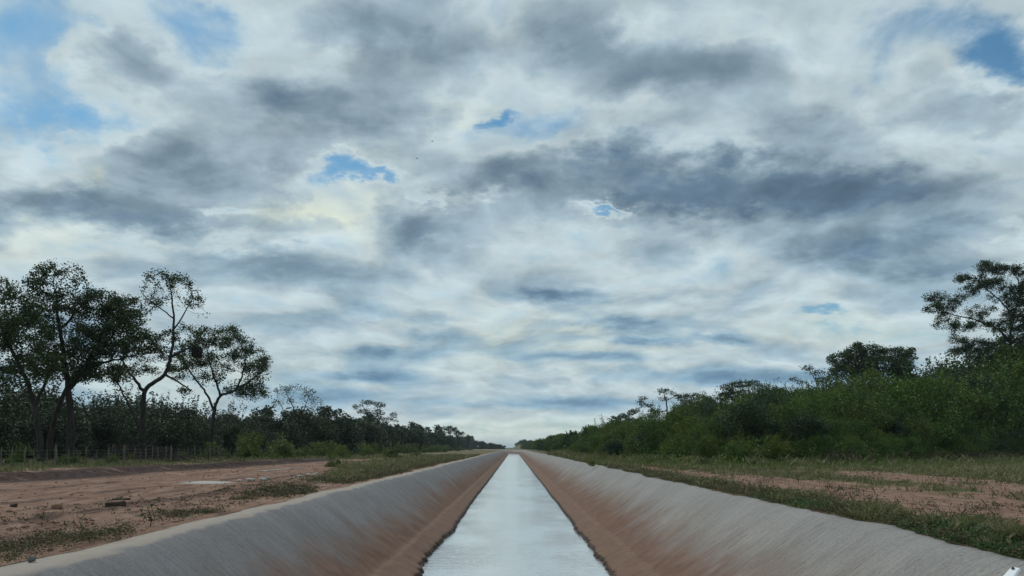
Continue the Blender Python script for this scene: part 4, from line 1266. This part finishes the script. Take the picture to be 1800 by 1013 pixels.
def build_foot_brush():
    rng = np.random.default_rng(85); parts = []
    for k in range(900):
        px = rng.uniform(1450, 1860) if k % 3 else rng.uniform(1640, 1820)
        s = rng.uniform(.4, 1.7); u = (px - 900) / F
        # walk out along this bearing until the thicket foot
        yy = np.linspace(50, 170, 260); dd = bank_dist(u * yy, yy); y = float(yy[np.argmax(dd > -1.0 + 2.5 * rng.uniform())]); x = u * y
        z = gz(x, y) + .9 * rng.uniform(0, 1) ** 1.5
        d = rng.normal(size=3); d[2] *= .5; d /= np.linalg.norm(d)
        P = np.array([[x, y, z] + d * (t - .5) * s + rng.normal(size=3) * .05 for t in (0, .33, .66, 1)])
        P[:, 2] = np.maximum(P[:, 2], gz(x, y) + .02)
        parts.append(tubes(P, [-1, 0, 1, 2], np.array([1, .8, .6, .35]) * rng.uniform(.015, .04), 3))
    v, f = join(parts)
    link('dead_brush', mesh_np('dead_brush', v, f), mat_plain('red_brown_sticks', (.045, .028, .022), (.13, .085, .065), 4), kind='stuff', label='reddish dead brush along the right foot of the thicket')
    yy = np.linspace(50, 170, 400); u = (1562 - 900) / F
    y = float(yy[np.argmax(bank_dist(u * yy, yy) > -1.6)]); x = u * y; z = gz(x, y)
    P = np.array([[-.9, .1, .05], [-.35, 0, .16], [.3, .05, .34], [.9, 0, .62]])
    v, f = tubes(P, [-1, 0, 1, 2], np.array([.05, .045, .04, .02]), 6)
    link('fallen_branch', mesh_np('fallen_branch', v, f, True), mat_plain('bleached_wood', (.13, .11, .085), (.24, .21, .17), 8, .9, .01), loc=(x, y, z), label='bleached fallen branch leaning at the foot of the thicket', cat='branch')
build_foot_brush()

# ------------------------------------------------------------------ single small things
def blob_mesh(name, size, seed, sub=2, rough=.25):
    import bmesh
    bm = bmesh.new(); bmesh.ops.create_icosphere(bm, subdivisions=sub, radius=1)
    rng = np.random.default_rng(seed); off = rng.uniform(0, 50, 2)
    for v in bm.verts:
        n = float(fbm2(np.array([v.co.x * 1.7 + off[0]]), np.array([v.co.y * 1.7 + v.co.z * 2.1 + off[1]]), 3, seed)[0])
        k = 1 + (n - .5) * 2 * rough
        v.co = Vector((v.co.x * size[0], v.co.y * size[1], v.co.z * size[2])) * k
    me = bpy.data.meshes.new(name); bm.to_mesh(me); bm.free()
    return me
# nest in the forked tree
def build_nest():
    rng = np.random.default_rng(91)
    p = at(346, 619, 80)
    r = thing('hanging_nest', 'dark round twig nest in the branches between forked and round crowned tree', 'nest', tuple(p))
    link('nest_body', blob_mesh('nest_body', (.50, .46, .58), 92, 3, .35), M_NEST, r)
    parts = []
    for k in range(140):
        d = rng.normal(size=3); d /= np.linalg.norm(d)
        q = d * np.array([.46, .42, .53]); e = q + (d * .16 + rng.normal(size=3) * .14)
        parts.append(tubes(np.array([q, (q + e) / 2, e]), [-1, 0, 1], np.array([.016, .013, .008]), 3))
    v, f = join(parts)
    o = link('loose_twigs', mesh_np('nest_twig_fringe', v, f), M_NEST, r, kind='stuff')
build_nest()

# dark block of wood and a thin plank on the sand
def chunk(name, lx, ly, lz, seed, mat, label, cat, loc, rz):
    import bmesh
    rng = np.random.default_rng(seed)
    bm = bmesh.new(); bmesh.ops.create_cube(bm, size=1)
    bmesh.ops.subdivide_edges(bm, edges=bm.edges[:], cuts=3, use_grid_fill=True)
    for v in bm.verts:
        r_ = 1 - .12 * (abs(v.co.y * 2) ** 4) * (abs(v.co.z * 2) ** 4)
        v.co = Vector((v.co.x * lx * (1 + rng.normal() * .015), v.co.y * ly * r_ * (1 + rng.normal() * .05), v.co.z * lz * r_ * (1 + rng.normal() * .06) + .12 * lz * math.sin(v.co.x * 3)))
    bmesh.ops.bevel(bm, geom=[e for e in bm.edges if e.calc_face_angle(0) > .8], offset=min(ly, lz) * .14, segments=2, affect='EDGES')
    me = bpy.data.meshes.new(name); bm.to_mesh(me); bm.free()
    o = link(name, me, mat, loc=loc, label=label, cat=cat)
    o.rotation_euler = (0, 0, rz)
    return o
x, y, z = on_ground(203, 894); chunk('wood_block', .47, .17, .13, 1, M_LOG, 'short dark block of wood lying on the sandy left track', 'wood', (x, y, z + .05), .12)
x, y, z = on_ground(213, 879); chunk('plank', .52, .14, .05, 2, M_LOG, 'thin dark plank lying just behind the dark wood block', 'plank', (x, y, z + .02), -.05)
x, y, z = on_ground(100, 896); chunk('earth_lump', .24, .2, .14, 3, M_CLOD, 'brown lump of earth left of the dark wood block', 'earth', (x, y, z + .05), .4)
x, y, z = on_ground(24, 890); chunk('dark_stone', .15, .14, .09, 4, M_LOG, 'small dark stone near the left edge of the photo', 'stone', (x, y, z + .03), .8)
x, y, z = on_ground(497, 827); o = chunk('concrete_slab', .55, 8.5, .12, 6, M_STONE, 'long flat pale concrete slab lying in the grass by the left track', 'slab', (x, y, z + .03), -.03)
x, y, z = on_ground(56, 986); chunk('grey_stone', .085, .075, .065, 5, mat_plain('grey_stone', (.07, .08, .065), (.17, .18, .16), 20, .9, .01), 'small grey stone on the pale sandy lip of the left rim', 'stone', (x, y, z + .02), .3)

# pale broken concrete beside the puddle
rng = np.random.default_rng(93)
for k, (px, py, s) in enumerate(((420, 847, .22), (441, 846, .28), (463, 844, .25), (470, 841, .2), (515, 842, .2), (527, 839, .24), (541, 837, .26), (552, 836, .2), (556, 832, .22), (566, 837, .2))):
    x, y, z = on_ground(px, py)
    o = link('rubble_piece', blob_mesh('rubble_piece', (s * .9, s * .55, s * .34), 930 + k, 1, .4), M_STONE, loc=(x, y, z + s * .2),
             label='pale piece of broken concrete near the long flat slab', cat='rubble', group='pale broken concrete near the slab')
    o.rotation_euler = (0, 0, rng.uniform(0, 6))

# sapling on the left rim
def build_sapling():
    rng = np.random.default_rng(95)
    x, y, z = on_ground(264, 926)
    r = thing('sapling', 'small lone sapling with drooping leaves on the left bank near the rim', 'plant', (x, y, z))
    P = []; par = []; rad = []
    last = -1
    for k in range(7):
        P.append((.012 * k * math.sin(k), 0, -.04 + .085 * k)); par.append(last); rad.append(.011 - .0011 * k); last = len(P) - 1
    tips = []
    for (node, th, e, L) in ((2, .3, .5, .13), (2, 2.6, .6, .10), (3, 3.4, .5, .12), (4, .2, .35, .15), (4, 3.0, .3, .14), (5, 1.2, .4, .13), (5, 5.0, .4, .12), (6, .5, .5, .13), (6, 3.3, .4, .15)):
        p = np.array(P[node]); d = np.array([math.cos(th) * math.cos(e), math.sin(th) * math.cos(e), math.sin(e)]); last = node
        for j in (1, 2):
            P.append(tuple(p + d * L * j / 2)); par.append(last); rad.append(.005); last = len(P) - 1
        tips.append((np.array(P[-1]), d))
    v, f = tubes(np.array(P), par, np.array(rad), 5)
    link('stem', mesh_np('sapling_stem', v, f, True), M_BARK, r)
    u = np.linspace(0, 1, 5); wd = np.array([.1, .8, 1, .65, .05]) * .026
    L = .15
    V = np.concatenate([np.stack([u * L, wd, -.09 * u ** 2], 1), np.stack([u * L, 0 * wd, -.09 * u ** 2 - .006], 1), np.stack([u * L, -wd, -.09 * u ** 2], 1)])
    i = np.arange(4)
    Fq = np.concatenate([np.stack([i, i + 5, i + 6, i + 1], 1), np.stack([i + 5, i + 10, i + 11, i + 6], 1)])
    me = mesh_np('sapling_leaf', V, Fq, True)
    for p, d in tips:
        for dt in (-.7, 0, .75):
            o = link('leaf', me, M_WEED, r, tuple(p))
            o.rotation_euler = (rng.normal() * .2, rng.uniform(-.2, .35), math.atan2(d[1], d[0]) + dt + rng.normal() * .15)
            o.scale = (rng.uniform(.7, 1.05),) * 3
build_sapling()

# white litter on the right slope
def build_litter():
    Y = 10.1; X = (1779 - 900) / F * Y
    zz = CAMZ - (1009 - 787) / F * Y
    import bmesh
    m, t, bs, out = new_mat('white_carton')
    bs.inputs['Base Color'].default_value = (.86, .87, .88, 1); bs.inputs['Roughness'].default_value = .4
    mk = mat_plain('carton_dark_print', (.02, .02, .02), (.05, .05, .05), 10, .6)
    r = thing('litter_carton', 'small crushed white carton lying on the right concrete slope', 'litter', (X, Y, zz))
    bm = bmesh.new(); bmesh.ops.create_cube(bm, size=1)
    for v in bm.verts:
        v.co = Vector((v.co.x * .21, v.co.y * .13 * (1 if v.co.x < 0 else .8), v.co.z * .05))
    bmesh.ops.bevel(bm, geom=bm.edges[:], offset=.010, segments=2, affect='EDGES')
    me = bpy.data.meshes.new('carton_body'); bm.to_mesh(me); bm.free()
    link('carton_body', me, m, r)
    bm = bmesh.new(); bmesh.ops.create_cone(bm, segments=14, radius1=.017, radius2=.017, depth=.016, cap_ends=True)
    me = bpy.data.meshes.new('cap'); bm.to_mesh(me); bm.free()
    link('cap', me, mk, r, (.062, .012, .034))
    r.rotation_euler = (R(4), R(-34), R(28))
build_litter()

# two birds far up
def build_bird(px, py, Y, s, label, rz):
    r_ = at(px, py, Y)
    P = np.array([(-.5, 0, .0), (-.28, 0, .01), (0, 0, .02), (.22, 0, .02), (.36, 0, .04), (.48, 0, .02)]) * s
    v, f = tubes(P, [-1, 0, 1, 2, 3, 4], np.array([.02, .06, .09, .07, .05, .015]) * s, 7)
    V = [v]; n = len(v); Fq = [f]
    Ft = []
    for sd_ in (-1, 1):
        W = np.array([(.14, .05 * sd_, .03), (.18, .45 * sd_, .24), (.02, .85 * sd_, .16), (-.06, 1.0 * sd_, .10), (-.05, .45 * sd_, .20), (-.14, .05 * sd_, .02)]) * s
        V.append(W); V.append(W - np.array([0, 0, .02 * s]))
        a = n
        for q in ((0, 1, 4, 5), (1, 2, 3, 4)):
            Fq.append(np.array([[a + i for i in q], [a + 6 + i for i in q][::-1]]))
        n += 12
    T_ = np.array([(-.42, .03, .0), (-.72, .12, .0), (-.72, -.12, .0), (-.42, -.03, .0)]) * s
    V.append(T_); Fq.append(np.array([[n, n + 1, n + 2, n + 3]]))
    o = link('bird', mesh_np('bird', np.concatenate(V), np.concatenate(Fq)), mat_plain('dark_feathers', (.03, .03, .03), (.07, .065, .06), 8), loc=tuple(r_), label=label, cat='bird', group=None)
    o.rotation_euler = (0, R(-5), rz)
build_bird(760, 249, 120, .34, 'tiny dark bird gliding below the clouds, higher of the two', .5)
build_bird(733, 279, 120, .36, 'tiny dark bird gliding below the clouds, lower of the two', .2)

# ------------------------------------------------------------------ air
def build_haze():
    import bmesh
    bm = bmesh.new(); bmesh.ops.create_cube(bm, size=1)
    x0, x1, y0, y1, z0, z1 = -6200, 6200, -400, 6600, -5.0, 26.0
    for v in bm.verts:
        v.co = Vector((x0 if v.co.x < 0 else x1, y0 if v.co.y < 0 else y1, z0 if v.co.z < 0 else z1))
    me = bpy.data.meshes.new('haze'); bm.to_mesh(me); bm.free()
    m = bpy.data.materials.new('thin_air'); m.use_nodes = True
    t = NT(m.node_tree)
    pv = t.n('ShaderNodeVolumePrincipled'); out = t.n('ShaderNodeOutputMaterial')
    pv.inputs['Color'].default_value = (.72, .84, .95, 1); pv.inputs['Density'].default_value = .00013
    t.t.links.new(pv.outputs[0], out.inputs['Volume'])
    link('haze', me, m, kind='stuff', label='thin bluish air')
build_haze()
